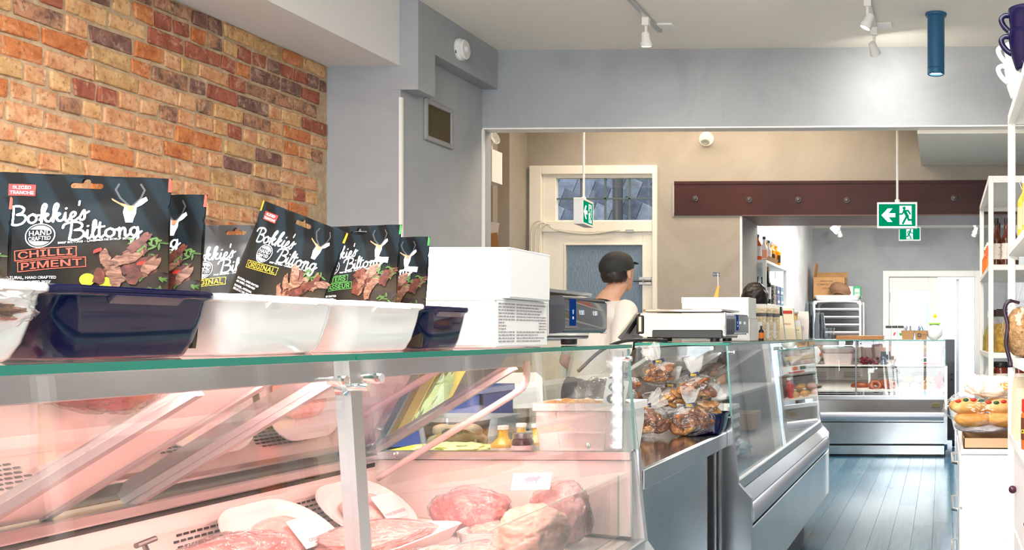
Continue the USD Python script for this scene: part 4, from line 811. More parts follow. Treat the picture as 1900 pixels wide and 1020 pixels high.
# sensor, vent, small wall lamp
sn = thing('motion_sensor', 'round white motion sensor on the grey boxing at upper left', 'sensor', on_x(852, 92, -2.74), (0, 90, 0))
part(sn, 'base', lathe([(0, 0), (.062, 0), (.062, .014), (.056, .020), (.056, .036), (.050, .042), (0, .042)], 28), FIXW, smooth=30)
part(sn, 'dome', lathe([(.022, .042), (.022, .046), (.016, .053), (.007, .056), (0, .056)], 20), mat('sensor_dome', srgb(214, 214, 216), .3), smooth=60)
part(sn, 'slot', box(.018, -.060, .005, .034, -.050, .010), DARK)
vg = thing('vent_grille', 'rusty mesh air vent in a grey frame on the pillar wall', 'vent')
VX = -2.835; a, b = 5.66, 5.99; z0, z1 = 2.385, 2.615
part(vg, 'frame', [cbox(VX, a, z0, VX + .016, a + .03, z1), cbox(VX, b - .03, z0, VX + .016, b, z1), cbox(VX, a + .03, z1 - .028, VX + .016, b - .03, z1), cbox(VX, a + .03, z0, VX + .016, b - .03, z0 + .028)], mat('vent_frame', srgb(150, 150, 148), .6))
part(vg, 'backing', box(VX + .0, a + .02, z0 + .02, VX + .002, b - .02, z1 - .02), mat('vent_dark', srgb(36, 26, 16), .9, var=.5, vscale=14))
part(vg, 'mesh', [box(VX + .004, a + .03, z, VX + .007, b - .03, z + .0028) for z in np.arange(z0 + .03, z1 - .028, .0085)] + [box(VX + .004, y, z0 + .028, VX + .007, y + .0028, z1 - .028) for y in np.arange(a + .032, b - .03, .0095)], mat('mesh_rust', srgb(112, 98, 72), .6, .3), kind='stuff')
wlmp = thing('wall_lamp', 'small round white lamp on the wall above the transom door', 'wall light', at(1311, 258, YM), (90, 0, 0))
part(wlmp, 'base', lathe([(0, 0), (.055, 0), (.053, .010), (0, .012)], 24), CREAM, smooth=30)
part(wlmp, 'lamp_head', dirmesh(lathe([(0, .035), (.022, .03), (.028, 0), (.033, -.025), (.026, -.028), (0, -.02)], 16), (0, -.01, .045), (.1, -.8, .5)), CREAM, smooth=35)
for sx, sy in ((-.035, .03), (.038, .028)): part(wlmp, 'screw', moved(lathe([(0, 0), (.006, 0), (.005, .003), (0, .003)], 8), (sx, sy, .0105)), SILV)
# emergency light box
eb = thing('emergency_light', 'white emergency light box with two lamp heads at the wall corner', 'emergency light', (-3.0, 6.78, 2.29))
part(eb, 'box', hull([(-.222, y, z) for y in (-.06, .10) for z in (0, .23)] + [(.085, y, z) for y in (-.06, .10) for z in (.02, .23)]), FIXW)
for x, d in ((.055, (.9, -.35, .25)), (-.06, (.3, -.9, 0))):
    h = part(eb, 'lamp_head', dirmesh(lathe([(0, .045), (.018, .042), (.022, .02), (.030, 0), (.040, -.035), (.036, -.037), (.026, -.01), (0, -.006)], 16), (x, .0, .30), d), FIXW, smooth=35)
    part(h, 'yoke', tube([(x, .0, .225), (x, .0, .29)], .009, 8), FIXW)
for k, (px, py, w, h, rz, m, lb) in enumerate(((913, 425, .08, .10, 8, PAPER, 'white printed notice pinned at the wall corner, upper of two'), (912, 447, .09, .11, -8, KRAFT, 'buff paper pinned at the wall corner under the white notice'))):
    p = at(px, py, 7.285); n = single('paper_notice', moved(moved(hull([(x, 0 + dy, z) for x in (-w / 2, w / 2) for z in (-h / 2, h / 2) for dy in (0, .002)]), rot=(0, rz, 0)), p + [0, .010 - .004 * k, 0]), m, lb, 'paper')
# exit signs
def running_man(s):
    b = lambda pts, w: LineString(pts).buffer(w, cap_style=1)
    return affinity.scale(unary_union([Point(-.12, .62).buffer(.13), b([(-.1, .38), (.18, -.12)], .13), b([(-.1, .38), (.22, .40), (.40, .12)], .07), b([(-.12, .36), (-.30, .10), (-.50, .10)], .065), b([(.16, -.12), (.28, -.42), (.62, -.42)], .085), b([(.10, -.12), (-.08, -.45), (-.22, -.72)], .085)]), s, s, origin=(0, 0))
def exit_sign(label, loc, rz, w=.265, h=.172, arrow=True, rod=None, flip=False):
    t = thing('exit_sign', label, 'exit sign', loc, (0, 0, rz))
    part(t, 'frame', [cbox(-w / 2, -.031, -h / 2, w / 2, .031, -h / 2 + .014, .002), cbox(-w / 2, -.031, h / 2 - .014, w / 2, .031, h / 2, .002), cbox(-w / 2, -.031, -h / 2 + .013, -w / 2 + .012, .031, h / 2 - .013, .002), cbox(w / 2 - .012, -.031, -h / 2 + .013, w / 2, .031, h / 2 - .013, .002)], FIXW)
    for s in (-1, 1):
        pn = part(t, 'panel', box(-w / 2 + .01, s * .024, -h / 2 + .012, w / 2 - .01, s * .028, h / 2 - .012), EXG, label='backlit green panel')
        F_ = lambda poly, o: moved(moved(flat(poly), rot=(90, 0, 0)), (0, -.0285 - o, 0)) if s < 0 else moved(moved(moved(flat(poly), rot=(90, 0, 0)), (0, -.0285 - o, 0)), rot=(0, 0, 180))
        cx = .055 if arrow else 0.; dw, dh = .040, .062
        door = affinity.translate(Polygon([(-dw, -dh), (dw * 1.1, -dh), (dw, -dh * .8), (dw, dh), (-dw, dh)]), cx, 0)
        part(pn, 'door_symbol', F_(door, .0), EXW); mn = running_man(.075)
        if flip: mn = affinity.scale(mn, -1, 1, origin=(0, 0))
        part(pn, 'running_figure', F_(affinity.translate(mn, cx, 0), .0006), EXG)
        if arrow:
            ar = Polygon([(-.105, 0), (-.062, .045), (-.030, .045), (-.055, .014), (-.012, .014), (-.012, -.014), (-.055, -.014), (-.030, -.045), (-.062, -.045)])
            part(pn, 'arrow', F_(ar, .0), EXW)
    if rod:
        part(t, 'rod', tube([(0, 0, h / 2), (0, 0, rod - loc[2])], .008, 10), FIXW); part(t, 'collar', lathe([(0, h / 2), (.016, h / 2), (.016, h / 2 + .02), (0, h / 2 + .024)], 12), FIXW)
p = at(1665, 400, 6.95); exit_sign('green exit sign with a left arrow and running figure hanging from a white rod', p, 0, rod=HC)
p = at(1083, 395, 6.95); exit_sign('white exit sign hanging on a rod before the transom door, seen nearly edge on', p, 94, rod=HC)
p = at(1688, 434, 12.6); exit_sign('small green exit sign without an arrow on the far ceiling', p, 0, .262, .165, False, 2.63, True)

# ---------------------------------------------------------------- far room: rack, cartons, wall shelf
rk = thing('tray_rack', 'white tubular tray rack against the far wall', 'rack', (-1.23, 12.25, 0))
WT = mat('white_tubing', srgb(238, 238, 238), .3)
for y in (0, .5):
    part(rk, 'hoop', tube(smooth_path([(-.27, y, .05), (-.27, y, .5), (-.27, y, 1.60), (-.25, y, 1.68), (-.19, y, 1.705), (.19, y, 1.705), (.25, y, 1.68), (.27, y, 1.60), (.27, y, .5), (.27, y, .05)], 6), .014, 10), WT, smooth=True)
for k in range(17): part(rk, 'runner', [tube([(-.265, 0, 1.615 - .09 * k), (.265, 0, 1.615 - .09 * k)], .010, 8)], WT, smooth=True)
for k in range(17):
    part(rk, 'tray', cbox(-.24, .03, 1.59 - .09 * k, .24, .49, 1.60 - .09 * k, .002), STEELD)
for x in (-.27, .27):
    for y in (0, .5): part(rk, 'castor', moved(lathe([(0, -.012), (.03, -.012), (.034, 0), (.03, .012), (0, .012)], 12), (x, y, .034), (0, 90, 0)), BLACK)
RX, RY, RZ = -1.23, 12.25, 1.722
td = thing('tray', 'white polystyrene tray lying on top of the tray rack', 'tray', (RX, RY, RZ))
part(td, 'tray_body', loft([rr_ring(.48, .42, .03, 0) + [.0, .2, 0], rr_ring(.54, .48, .03, .055) + [.0, .2, 0], rr_ring(.52, .46, .03, .055) + [.0, .2, 0], rr_ring(.47, .41, .03, .012) + [0, .2, 0]]), FIXW)
kb = thing('carton', 'open brown cardboard carton on the tray rack', 'carton', (RX - .11, RY + .30, RZ + .0125))
part(kb, 'body', [box(-.19, -.15, 0, .19, -.146, .26), box(-.19, .146, 0, .19, .15, .26), box(-.19, -.15, 0, -.186, .15, .26), box(.186, -.15, 0, .19, .15, .26), box(-.19, -.15, 0, .19, .15, .004)], KRAFT)
part(kb, 'flap', moved(box(-.002, -.15, 0, .002, .15, .17), (-.188, 0, .26), (0, 8, 0)), KRAFT)
part(kb, 'flap', moved(box(-.19, -.002, 0, .19, .002, .10), (0, .15, .26), (-40, 0, 0)), KRAFT)
part(kb, 'printed_text', [facing(text(wd, h, .001), (-.03, -.1505, z)) for wd, h, z in (('GREEN PACK', .018, .215), ('COMPOST BOX', .022, .175), ('KEEP DRY', .016, .13))], INK)
kr = thing('paper_roll', 'bunched brown paper bag on the tray rack in front of the carton', 'paper bag', (RX + .03, RY + .08, RZ + .12), (0, 18, 0))
part(kr, 'bag', lump(.12, (1.05, .55, .75), (0, 0, 0), .12, 2.0, 4), mat('brown_paper', srgb(122, 88, 62), .7, var=.2), smooth=50)
part(kr, 'mouth', moved(tube([(.09 * math.cos(a), 0, .045 * math.sin(a)) for a in np.linspace(0, 2 * math.pi, 20)[:-1]], .008, 6, True), (.03, -.05, -.075), (20, 0, 0)), mats['brown_paper'])
gb = thing('tea_carton', 'small green and white packet box on the tray rack', 'box', (RX + .20, RY + .12, RZ + .0125))
part(gb, 'box', cbox(-.07, -.04, 0, .07, .04, .15), mat('packet_green', srgb(40, 150, 92), .5))
part(gb, 'white_panel', [box(-.071, -.0412, .0, -.02, .0, .15), box(.0, -.0412, .02, .055, 0, .12)], PAPER)
part(gb, 'printed_grid', [box(.004 + .017 * k, -.0418, .026, .014 + .017 * k, -.041, .05) for k in range(3)] + [box(.004 + .017 * k, -.0418, .06, .014 + .017 * k, -.041, .084) for k in range(3)], GREEN)
# wall shelf
SX0, SX1, SY0, SY1 = -1.605, -1.418, 8.42, 9.56
ws = thing('wall_shelf', 'white open shelf unit with bottles and boxes beyond the opening', 'shelf')
part(ws, 'board', cbox(SX0, SY0, 1.895, SX1, SY1, 1.92, .003), WHITE)
part(ws, 'board', cbox(SX0, SY0, 1.548, SX1, SY1, 1.572, .003), WHITE)
part(ws, 'board', cbox(SX0, SY0, .9, SX1, SY1, .925, .003), WHITE)
for y in (SY0, SY1 - .03): 
    part(ws, 'upright', cbox(SX1 - .03, y, 0, SX1, y + .03, 1.896, .003), WHITE); part(ws, 'upright', cbox(SX0, y, 0, SX0 + .03, y + .03, 1.896, .003), WHITE)
def bottle(name, label, loc, h, r, body, cap, neck=.35, capm=None, lab=None, group=None, n=14, liquid=True):
    t = thing(name, label, 'bottle', loc, (0, 0, 0), group)
    nk = h * (1 - neck)
    part(t, 'bottle', lathe([(0, 0), (r * .92, 0), (r, .006), (r, nk * .9), (r * .9, nk), (r * .42, nk + h * neck * .35), (r * .36, h * .9), (r * .36, h), (0, h)], n), body, smooth=40)
    part(t, 'cap', lathe([(r * .42, h * .92), (r * .44, h * .925), (r * .44, h * 1.02), (r * .36, h * 1.03), (0, h * 1.03)], n), cap, smooth=40)
    if lab is not None: part(t, 'label', lathe([(r * 1.01, nk * .22), (r * 1.015, nk * .22), (r * 1.015, nk * .8), (r * 1.01, nk * .8)], n), lab, smooth=40)
    return t
OJ = mat('orange_juice', srgb(248, 168, 20), .25); OJR = mat('sauce_orange', srgb(214, 92, 30), .3); TEAL = mat('teal_cap', srgb(52, 96, 100), .4); GLD = mat('dark_glass', (.012, .012, .012), .08)
bottle('sauce_bottle', 'orange bottle with a white band and dropper on the upper shelf', (-1.50, 8.48, 1.9215), .20, .036, OJR, TEAL, .3, lab=PAPER)
bottle('sauce_bottle', 'white-labelled bottle with dark stopper behind the orange banded bottle', (-1.475, 8.66, 1.9215), .20, .030, FIXW, DARK, .4, lab=mat('label_pink', srgb(236, 170, 140), .5))
bottle('sauce_bottle', 'slim white bottle with green cap on the upper shelf beside the juices', (-1.46, 8.80, 1.9215), .18, .026, FIXW, TEAL, .4)
k = 0
for x, y in ((-1.475, 8.98), (-1.45, 9.12), (-1.515, 9.06), (-1.50, 9.24)):
    bt = bottle('juice_bottle', ['orange juice bottle with black label and white cap, nearest on the upper shelf', 'second orange juice bottle with black label on the upper shelf', 'orange juice bottle at the back left of the upper shelf group', 'orange juice bottle at the back right of the upper shelf group'][k], (x, y, 1.9215), (.175 if k < 2 else .21), .043, OJ, FIXW, .3, lab=None); k += 1
    if k < 3: part(bt, 'label', [moved(cbox(.020, -.0445, .02, .044, -.018, .085, .004), (0, 0, 0))], BLACK)
single('storage_canister', lathe([(0, 0), (.042, 0), (.042, .13), (.044, .132), (.044, .15), (0, .15)], 18), FIXW, 'white canister at the end of the upper shelf', 'canister', loc=(-1.47, 9.45, 1.9215), smooth=40)
kt = thing('kraft_tray', 'brown cardboard tray at the front of the upper shelf', 'tray', (-1.47, 8.72, 1.9215))
part(kt, 'tray', [box(.02, -.25, 0, .045, .28, .006), hull([(.045, -.25, 0), (.045, .28, 0), (.062, -.25, .035), (.062, .28, .035), (.060, -.25, .035), (.060, .28, .035), (.043, -.25, 0), (.043, .28, 0)])], KRAFT)
for k in range(2): bottle('wine_bottle', ['black bottle on the lower shelf, left of two', 'black bottle on the lower shelf, right of two'][k], (-1.50 + .03 * k, 8.47 + .10 * k, 1.5735), .21, .03, GLD, BLACK, .3)
bottle('wine_bottle', 'tall wine bottle with pale label and gold neck on the lower shelf', (-1.462, 8.72, 1.5735), .30, .036, GLD, mat('gold_foil', srgb(150, 120, 50), .35, .8), .42, lab=PAPER)
for k, (y, c, lb) in enumerate(((8.93, 'k', 'dark photo-printed box on the lower shelf beside the wine bottle'), (9.12, 'p', 'purple tea box stacked on the lower shelf'), (9.32, 'b', 'blue-grey tea box stacked at the end of the lower shelf'))):
    m = {'k': two_tone('box_print', [(.4, (.02, .02, .02)), (.6, srgb(170, 160, 140))], 40), 'p': mat('box_purple', srgb(112, 104, 146), .5), 'b': mat('box_blue', srgb(104, 142, 160), .5)}[c]
    bxs = thing('tea_box', lb, 'box', (-1.475, y, 1.5735)); 
    part(bxs, 'box', cbox(-.045, -.075, 0, .05, .075, .085), m); part(bxs, 'box_top', cbox(-.045, -.073, .087, .048, .073, .165), m)
    if c != 'k': part(bxs, 'label', [box(.05, -.05, .02, .0508, .05, .04), box(.048, -.05, .105, .0488, .05, .125)], PAPER)
crd = single('price_card', moved(cbox(-.002, -.04, 0, .002, .04, .05, .0005), rot=(0, 0, 10)), PAPER, 'small tilted white price card hanging at the lower shelf', 'card', loc=(-1.425, 8.92, 1.80))

# ---------------------------------------------------------------- things along the middle case top
MT = 1.287
SEED = two_tone('seed_mix', [(.35, srgb(150, 128, 92)), (.65, srgb(214, 200, 168))], 120, .5)
def seed_pouch(label, loc, rz):
    t = thing('spice_packet', label, 'packet', loc, (0, 0, rz))
    part(t, 'packet', hull([(x, y, 0) for x in (-.045, .045) for y in (-.025, .025)] + [(x, y, .11) for x in (-.046, .046) for y in (-.02, .02)] + [(x, y, .19) for x in (-.044, .044) for y in (-.003, .003)]), SEED, smooth=40)
    part(t, 'black_band', hull([(x, y, z) for x, y, z in ((-.0465, -.0085, .125), (.0465, -.0085, .125), (-.0465, .0085, .125), (.0465, .0085, .125), (-.0455, -.006, .15), (.0455, -.006, .15), (-.0455, .006, .15), (.0455, .006, .15))] + [(x, y, z) for x in (-.046, .046) for y in (-.016, .016) for z in (.128, .146)]), BLACK)
    part(t, 'header', hull([(x, y, z) for x in (-.046, .046) for y in (-.006, .006) for z in (.152, .196)]), mat('packet_header', srgb(212, 208, 196), .5) if 'packet_header' not in mats else mats['packet_header'])
    part(t, 'label', hull([(x, -.0262, z) for x in (-.02, .025) for z in (.01, .10)] + [(x, -.024, z) for x in (-.02, .025) for z in (.01, .10)]), PAPER)
for k, (x, y) in enumerate(((-.992, 5.62), (-.972, 5.72), (-.952, 5.83))): seed_pouch(['seed packet with black band next to the white cartons', 'seed packet with black band, middle of three in a row', 'seed packet with black band, last of three beside the leaflet holder'][k], (x, y, MT), 8)
bottle('sauce_bottle', 'tiny dark bottle with orange label beside the white cartons', (-.945, 5.46, MT), .075, .014, GLD, BLACK, .3, lab=mat('label_orange', srgb(230, 120, 30), .5))
def leaflet(label, loc, rz, head, fold=1.0):
    t = thing('leaflet_holder', label, 'leaflet holder', loc, (0, 0, rz), None, (fold, fold, fold))
    part(t, 'card', moved(cbox(-.05, -.006, .0, .05, .006, .20, .001), rot=(-17, 0, 0)), mat('leaflet_cream', srgb(236, 222, 190), .6) if 'leaflet_cream' not in mats else mats['leaflet_cream'])
    part(t, 'card_head', moved(box(-.0502, -.0068, .16 if head is RED else .145, .0502, .0065, .2005), rot=(-17, 0, 0)) if head is not RED else moved(box(-.042, -.0072, .165, .042, .0065, .185), rot=(-17, 0, 0)), head)
    part(t, 'back_plate', moved(box(-.062, .010, 0, .062, .013, .205), rot=(-17, 0, 0)), mat('acrylic_grey', srgb(168, 176, 180), .25) if 'acrylic_grey' not in mats else mats['acrylic_grey'])
    part(t, 'pocket', moved(box(-.055, -.014, .0, .055, -.011, .07), rot=(-17, 0, 0)), PLASTIC)
    part(t, 'print', moved(facing(text('Menu', .014, .0004), (0, -.0068, .10)), rot=(-17, 0, 0)), RED if head is RED else DARK)
leaflet('leaflet holder with cream cards under a black header on the middle case', (-.955, 6.02, MT), 28, BLACK)
leaflet('leaflet holder with cream cards and a red header strip on the middle case', (-.945, 6.42, MT), 28, RED)
leaflet('smaller leaflet holder in front of the red-headed cards', (-.915, 6.62, MT), 28, PAPER, .62)
for k in range(2):
    tb = thing('dessert_tub', ['brown dessert tub with white lid, upper of two', 'brown dessert tub with white lid, lower of two'][k], 'tub', (-1.0, 6.80, MT + .093 * (1 - k)))
    part(tb, 'tub', lathe([(0, 0), (.05, 0), (.062, .075), (0, .075)], 20), mat(f'tub_brown_{k}', srgb(206, 150, 96), .4, var=.3, vscale=50), smooth=40); part(tb, 'lid', lathe([(0, .075), (.066, .075), (.067, .080), (.067, .088), (.06, .092), (0, .092)], 20), FIXW, smooth=30)
    part(tb, 'sticker', lathe([(.0605, .03), (.061, .03), (.064, .055), (.0635, .055)], 20) if False else box(.03, -.055, .03, .06, -.045, .06), mat('sticker_yellow', srgb(240, 190, 40), .5) if 'sticker_yellow' not in mats else mats['sticker_yellow'])
pb = thing('paper_bag', 'white paper bag standing at the end of the middle case', 'bag', (-.945, 6.98, MT), (0, 0, 10))
part(pb, 'bag', hull([(x, y, 0) for x in (-.05, .05) for y in (-.035, .035)] + [(x, y, .12) for x in (-.055, .055) for y in (-.03, .03)] + [(x, y, .185) for x in (-.052, .052) for y in (-.006, .006)]), mat('bag_white', srgb(240, 232, 226), .7, var=.06), smooth=30)
part(pb, 'label', moved(facing(flat(Point(0, 0).buffer(.022)), (0, -.0362, .07)), rot=(0, 0, 0)), mat('faded_print', srgb(206, 200, 204), .6))
# things on the far case top
FT = 1.262
CUP = pane('cup_plastic', (.86, .90, .92), .10, .08)
def cup_stack(label, loc, n, r=.045, h=.11, step=.018):
    t = thing('cup_stack', label, 'plastic cups', loc)
    for k in range(n): part(t, 'cup', moved(lathe([(r * .72, 0 + h), (r, 0), (r * 1.06, 0), (r * 1.06, .006), (r * .98, .006), (r * .70, h - .003), (0, h - .003), (0, h)][::1], 16), (0, 0, step * k)), CUP, smooth=40)
cup_stack('tall stack of clear plastic cups on the left end of the far case', (-1.34, 11.45, FT), 10, .062, .14, .017)
cup_stack('second stack of clear plastic cups behind the white paper bag', (-1.47, 11.55, FT), 16, .055, .14, .0185)
single('plastic_cup', lathe([(0, 0), (.046, 0), (.064, .125), (.067, .128), (.062, .128), (.044, .005), (0, .005)], 16), CUP, 'single clear plastic cup standing upright left of the wooden board', 'plastic cup', loc=(-1.235, 11.42, FT), smooth=40)
single('cutting_board', cbox(-.255, -.14, 0, .255, .14, .045, .006), WOODY, 'long brown wooden board on the far case', 'board', loc=(-.90, 11.52, FT))
for k, c in enumerate(('srgb', 'red', 'green')):
    j = thing('spice_jar', ['spice jar with black lid, leftmost of the three beside the board', 'spice jar with black lid and red leaf print, middle of three', 'spice jar with black lid and green leaf print, right of three'][k], 'jar', (-.585 + .067 * k, 11.42, FT))
    part(j, 'jar', cbox(-.030, -.030, 0, .030, .030, .125, .006), mat(f'jar_fill_{k}', srgb(*[(206, 200, 186), (214, 206, 196), (204, 208, 196)][k]), .25)); part(j, 'lid', cbox(-.031, -.031, .126, .031, .031, .152, .004), BLACK)
    part(j, 'label', box(-.024, -.0312, .02, .024, -.0305, .10), PAPER)
    if k: part(j, 'leaf_print', facing(flat(blob(0, 0, .012, .020, k, 10, .5)), (0, -.0316, .06)), RED if k == 1 else GREEN)
PEN = [mat('pen_blue', srgb(50, 60, 150), .4), mat('pen_green', srgb(40, 130, 100), .4), mat('pen_white', srgb(226, 226, 230), .4), mat('pen_wood', srgb(190, 150, 90), .5)]
for k in range(2):
    kx = thing('pen_box', ['open kraft box of pens, left of two beside the spice jars', 'open kraft box of pens with a round stamp, right of two'][k], 'box', (-.375 + .145 * k, 11.44, FT))
    part(kx, 'box', loft([rr_ring(.115, .10, .004, 0, 3), rr_ring(.145, .13, .004, .10, 3), rr_ring(.138, .123, .004, .10, 3), rr_ring(.11, .095, .004, .004, 3)]), KRAFT)
    if k: part(kx, 'stamp', facing(flat(Point(0, 0).buffer(.022).difference(Point(0, 0).buffer(.013))), (-.02, -.0625, .05)), DARK); part(kx, 'lettering', facing(text('CAFE', .014, .0004), (.03, -.0625, .055)), DARK)
    for q in range(9):
        pn = thing('pen', f'{"blue green white brown".split()[q % 4]} pen standing in the {"left" if k == 0 else "right"} kraft box, number {"one two three four five six seven eight nine".split()[q]} from the left', 'pen', (-.375 + .145 * k - .045 + .011 * q, 11.43 + .02 * (q % 3), FT + .006), (R.uniform(-10, 10), R.uniform(-16, 16), 0), 'pens in the kraft boxes')
        part(pn, 'barrel', lathe([(.0045, 0), (.0045, .135), (.003, .145), (0, .147)], 6), PEN[q % 4])
        part(pn, 'clip', box(.004, -.002, .10, .0065, .002, .14), SILV)
gbag = thing('herb_bag', 'white cloth bag with green band and yellow daffodil on the far case', 'bag', (-.085, 11.44, FT))
part(gbag, 'bag', lump(.10, (.88, .55, .95), (0, 0, .085), .08, 2.2, 9), mat('cloth_white', srgb(236, 232, 226), .8), smooth=60)
part(gbag, 'band', cbox(-.065, -.045, .165, .065, .045, .185, .006), mat('band_green', srgb(150, 200, 70), .5))
part(gbag, 'clear_top', hull([(x, y, z) for x in (-.065, .065) for y in (-.03, .03) for z in (.186, .235)]), PLASTIC)
fw = part(gbag, 'daffodil_stem', tube([(0, 0, .18), (.005, 0, .25)], .003, 6), GREEN)
part(fw, 'petals', moved(flat(unary_union([affinity.rotate(Polygon([(0, 0), (.012, .012), (0, .032), (-.012, .012)]), 60 * q, origin=(0, 0)) for q in range(6)])), (.005, -.012, .255), (80, 0, 0)), mat('daffodil', srgb(250, 210, 20), .5)); part(fw, 'trumpet', ico(.010, 1, (1, 1, 1), (.005, -.02, .255)), OJ)
fr = thing('dark_cabinet', 'dark grey upright cabinet between the far case and the back door', 'cabinet', (.075, 12.3, 0))
part(fr, 'body', cbox(-.07, 0, .08, .07, .5, 1.26, .006), mat('charcoal', srgb(72, 78, 86), .5)); part(fr, 'door', cbox(-.06, -.012, .12, .06, 0, 1.0, .004), DARK)
for x in (-.055, .055): part(fr, 'castor', moved(lathe([(0, -.015), (.035, -.015), (.04, 0), (.035, .015), (0, .015)], 12), (x, .05, .04), (0, 90, 0)), BLACK)
for z in (.80, .86): part(fr, 'knob', moved(lathe([(0, 0), (.012, 0), (.012, .02), (0, .022)], 10), (.03, -.012, z), (90, 0, 0)), BLACK)
# ---------------------------------------------------------------- right-hand shelving and counter
def shelving(label, x0, x1, y0, y1, levels, top, p=.026, extra=None):
    t = thing('shelving_unit', label, 'shelving', ((x0 + x1) / 2, (y0 + y1) / 2, 0)); w, d = (x1 - x0) / 2, (y1 - y0) / 2
    for sx in (-1, 1):
        for sy in (-1, 1):
            part(t, 'post', cbox(*sorted((sx * w, sx * (w - p)))[:1], min(sy * d, sy * (d - p)), 0, max(sx * w, sx * (w - p)), max(sy * d, sy * (d - p)), top, .002), WHITE)
    for sy in (-1, 1): part(t, 'top_rail', cbox(-w + p, min(sy * d, sy * (d - p)), top - .035, w - p, max(sy * d, sy * (d - p)), top, .002), WHITE)
    for sx in (-1, 1): part(t, 'side_rail', cbox(min(sx * w, sx * (w - p)), -d + p, top - .035, max(sx * w, sx * (w - p)), d - p, top, .002), WHITE)
    part(t, 'top_board', box(-w + p, -d + p, top - .012, w - p, d - p, top - .002), WHITE)
    for z in levels: part(t, 'shelf_board', cbox(-w + .001, -d + .001, z - .028, w - .001, d - .001, z, .002), WHITE)
    return t
near = shelving('nearest white shelving unit at the right picture edge with mugs on top', .233, .66, 2.35, 3.757, (1.625, 1.24, .975), 2.10)
far_u = shelving('white shelving unit beyond the bread counter with bottles and snack bags', .232, .62, 5.30, 6.55, (1.671, 1.227, 1.02, .6), 2.118)
nc = thing('drawer_cabinet', 'pale drawer cabinet with dark knobs under the nearest shelf', 'cabinet', (.43, 3.05, 0))
part(nc, 'body', cbox(-.17, -.66, .05, .19, .66, .94, .003), mat('pale_pink_paint', srgb(240, 228, 224), .4)); part(nc, 'plinth', box(-.15, -.64, 0, .19, .64, .06), WHITE)
for k in range(3):
    for j in range(2):
        d = part(nc, 'drawer', cbox(-.178, -.655 + .66 * j, .07 + .29 * k, -.169, -.005 + .655 * j, .345 + .29 * k, .002), mats['pale_pink_paint']); part(d, 'knob', ico(.014, 2, (1, 1, 1), (-.19, -.33 + .66 * j + .22, .21 + .29 * k)), mat('knob_plum', srgb(70, 20, 50), .3) if 'knob_plum' not in mats else mats['knob_plum'], smooth=True)
def mug(label, loc, rz, m, first=[None, None], k=0):
    if first[k]: return copy(first[k], label, loc, (0, 0, rz), None, (1.14, 1.14, 1.08))
    t = thing('mug', label, 'mug', loc, (0, 0, rz), None, (1.14, 1.14, 1.08)); first[k] = t
    part(t, 'cup', lathe([(0, 0), (.034, 0), (.040, .004), (.050, .035), (.0585, .085), (.060, .105), (.0605, .108), (.058, .109), (.0565, .085), (.047, .036), (.036, .008), (0, .007)], 32), m, smooth=50)
    part(t, 'handle', tube(smooth_path([(-.056, 0, .096), (-.068, 0, .098), (-.078, 0, .090), (-.074, 0, .074), (-.062, 0, .058), (-.049, 0, .048)], 5), .0075, 8), m, smooth=True); return t
mug('white mug on top of the nearest shelf, lower of the two white ones', (.272, 3.50, 2.1005), 12, ENAMELW, k=0)
mug('white mug stacked in another white mug on the nearest shelf', (.272, 3.50, 2.163), 12, ENAMELW, k=0)
mug('navy mug on top of the nearest shelf, lower of the navy ones', (.262, 3.12, 2.1005), -14, ENAMELB, k=1)
mug('navy mug stacked in another navy mug at the top right picture edge', (.262, 3.12, 2.163), -14, ENAMELB, k=1)
SAUCE = two_tone('sauce_dark', [(.4, srgb(70, 30, 18)), (.7, srgb(126, 60, 30))], 12, .12, 3, 0)
LABP = two_tone('label_printed', [(.45, srgb(236, 226, 214)), (.6, srgb(226, 214, 200)), (.66, srgb(120, 80, 66))], 60, .5, 4, 0, .2)
for k, (x, y) in enumerate(((.278, 5.40), (.326, 5.38), (.370, 5.44), (.30, 5.62), (.345, 5.75))):
    bottle('sauce_bottle', f'dark hot sauce bottle on the far shelf, {["first from the aisle", "second from the aisle", "third from the aisle", "in the second row by the aisle", "at the back of the second row"][k]}', (x, y, 1.6715), .235, .024, SAUCE, BLACK, .40, lab=LABP)
for k, y in enumerate((6.05, 6.20, 6.36)):
    bottle('sauce_bottle', f'small orange sauce bottle at the far end of the upper shelf, {["nearest", "middle", "last"][k]} of three', (.262, y, 1.6715), .17, .022, OJR, FIXW, .4, lab=mats['label_orange'])
CHIP = two_tone('plantain_chips', [(.3, srgb(120, 96, 30)), (.55, srgb(206, 160, 50)), (.8, srgb(236, 200, 90))], 38, .45, 5, .5)
def snack_bag(label, loc, rz, fill, w=.075, h=.16, tie=None, film=True, name='snack_bag', cat_='snack bag', lean=0):
    t = thing(name, label, cat_, loc, (lean, 0, rz))
    part(t, 'contents', hull([(x, y, .002) for x in (-w * .92, w * .92) for y in (-w * .44, w * .44)] + [(x, y, h * .45) for x in (-w * .9, w * .9) for y in (-w * .40, w * .40)] + [(x, y, h * .78) for x in (-w * .62, w * .5) for y in (-w * .14, w * .14)]), fill, smooth=60)
    part(t, 'film', hull([(x, y, 0) for x in (-w, w) for y in (-w * .5, w * .5)] + [(x, y, h * .6) for x in (-w * 1.02, w * 1.02) for y in (-w * .45, w * .45)] + [(x, y, h) for x in (-w * .8, w * .8) for y in (-.004, .004)]), PLASTIC)
    return t
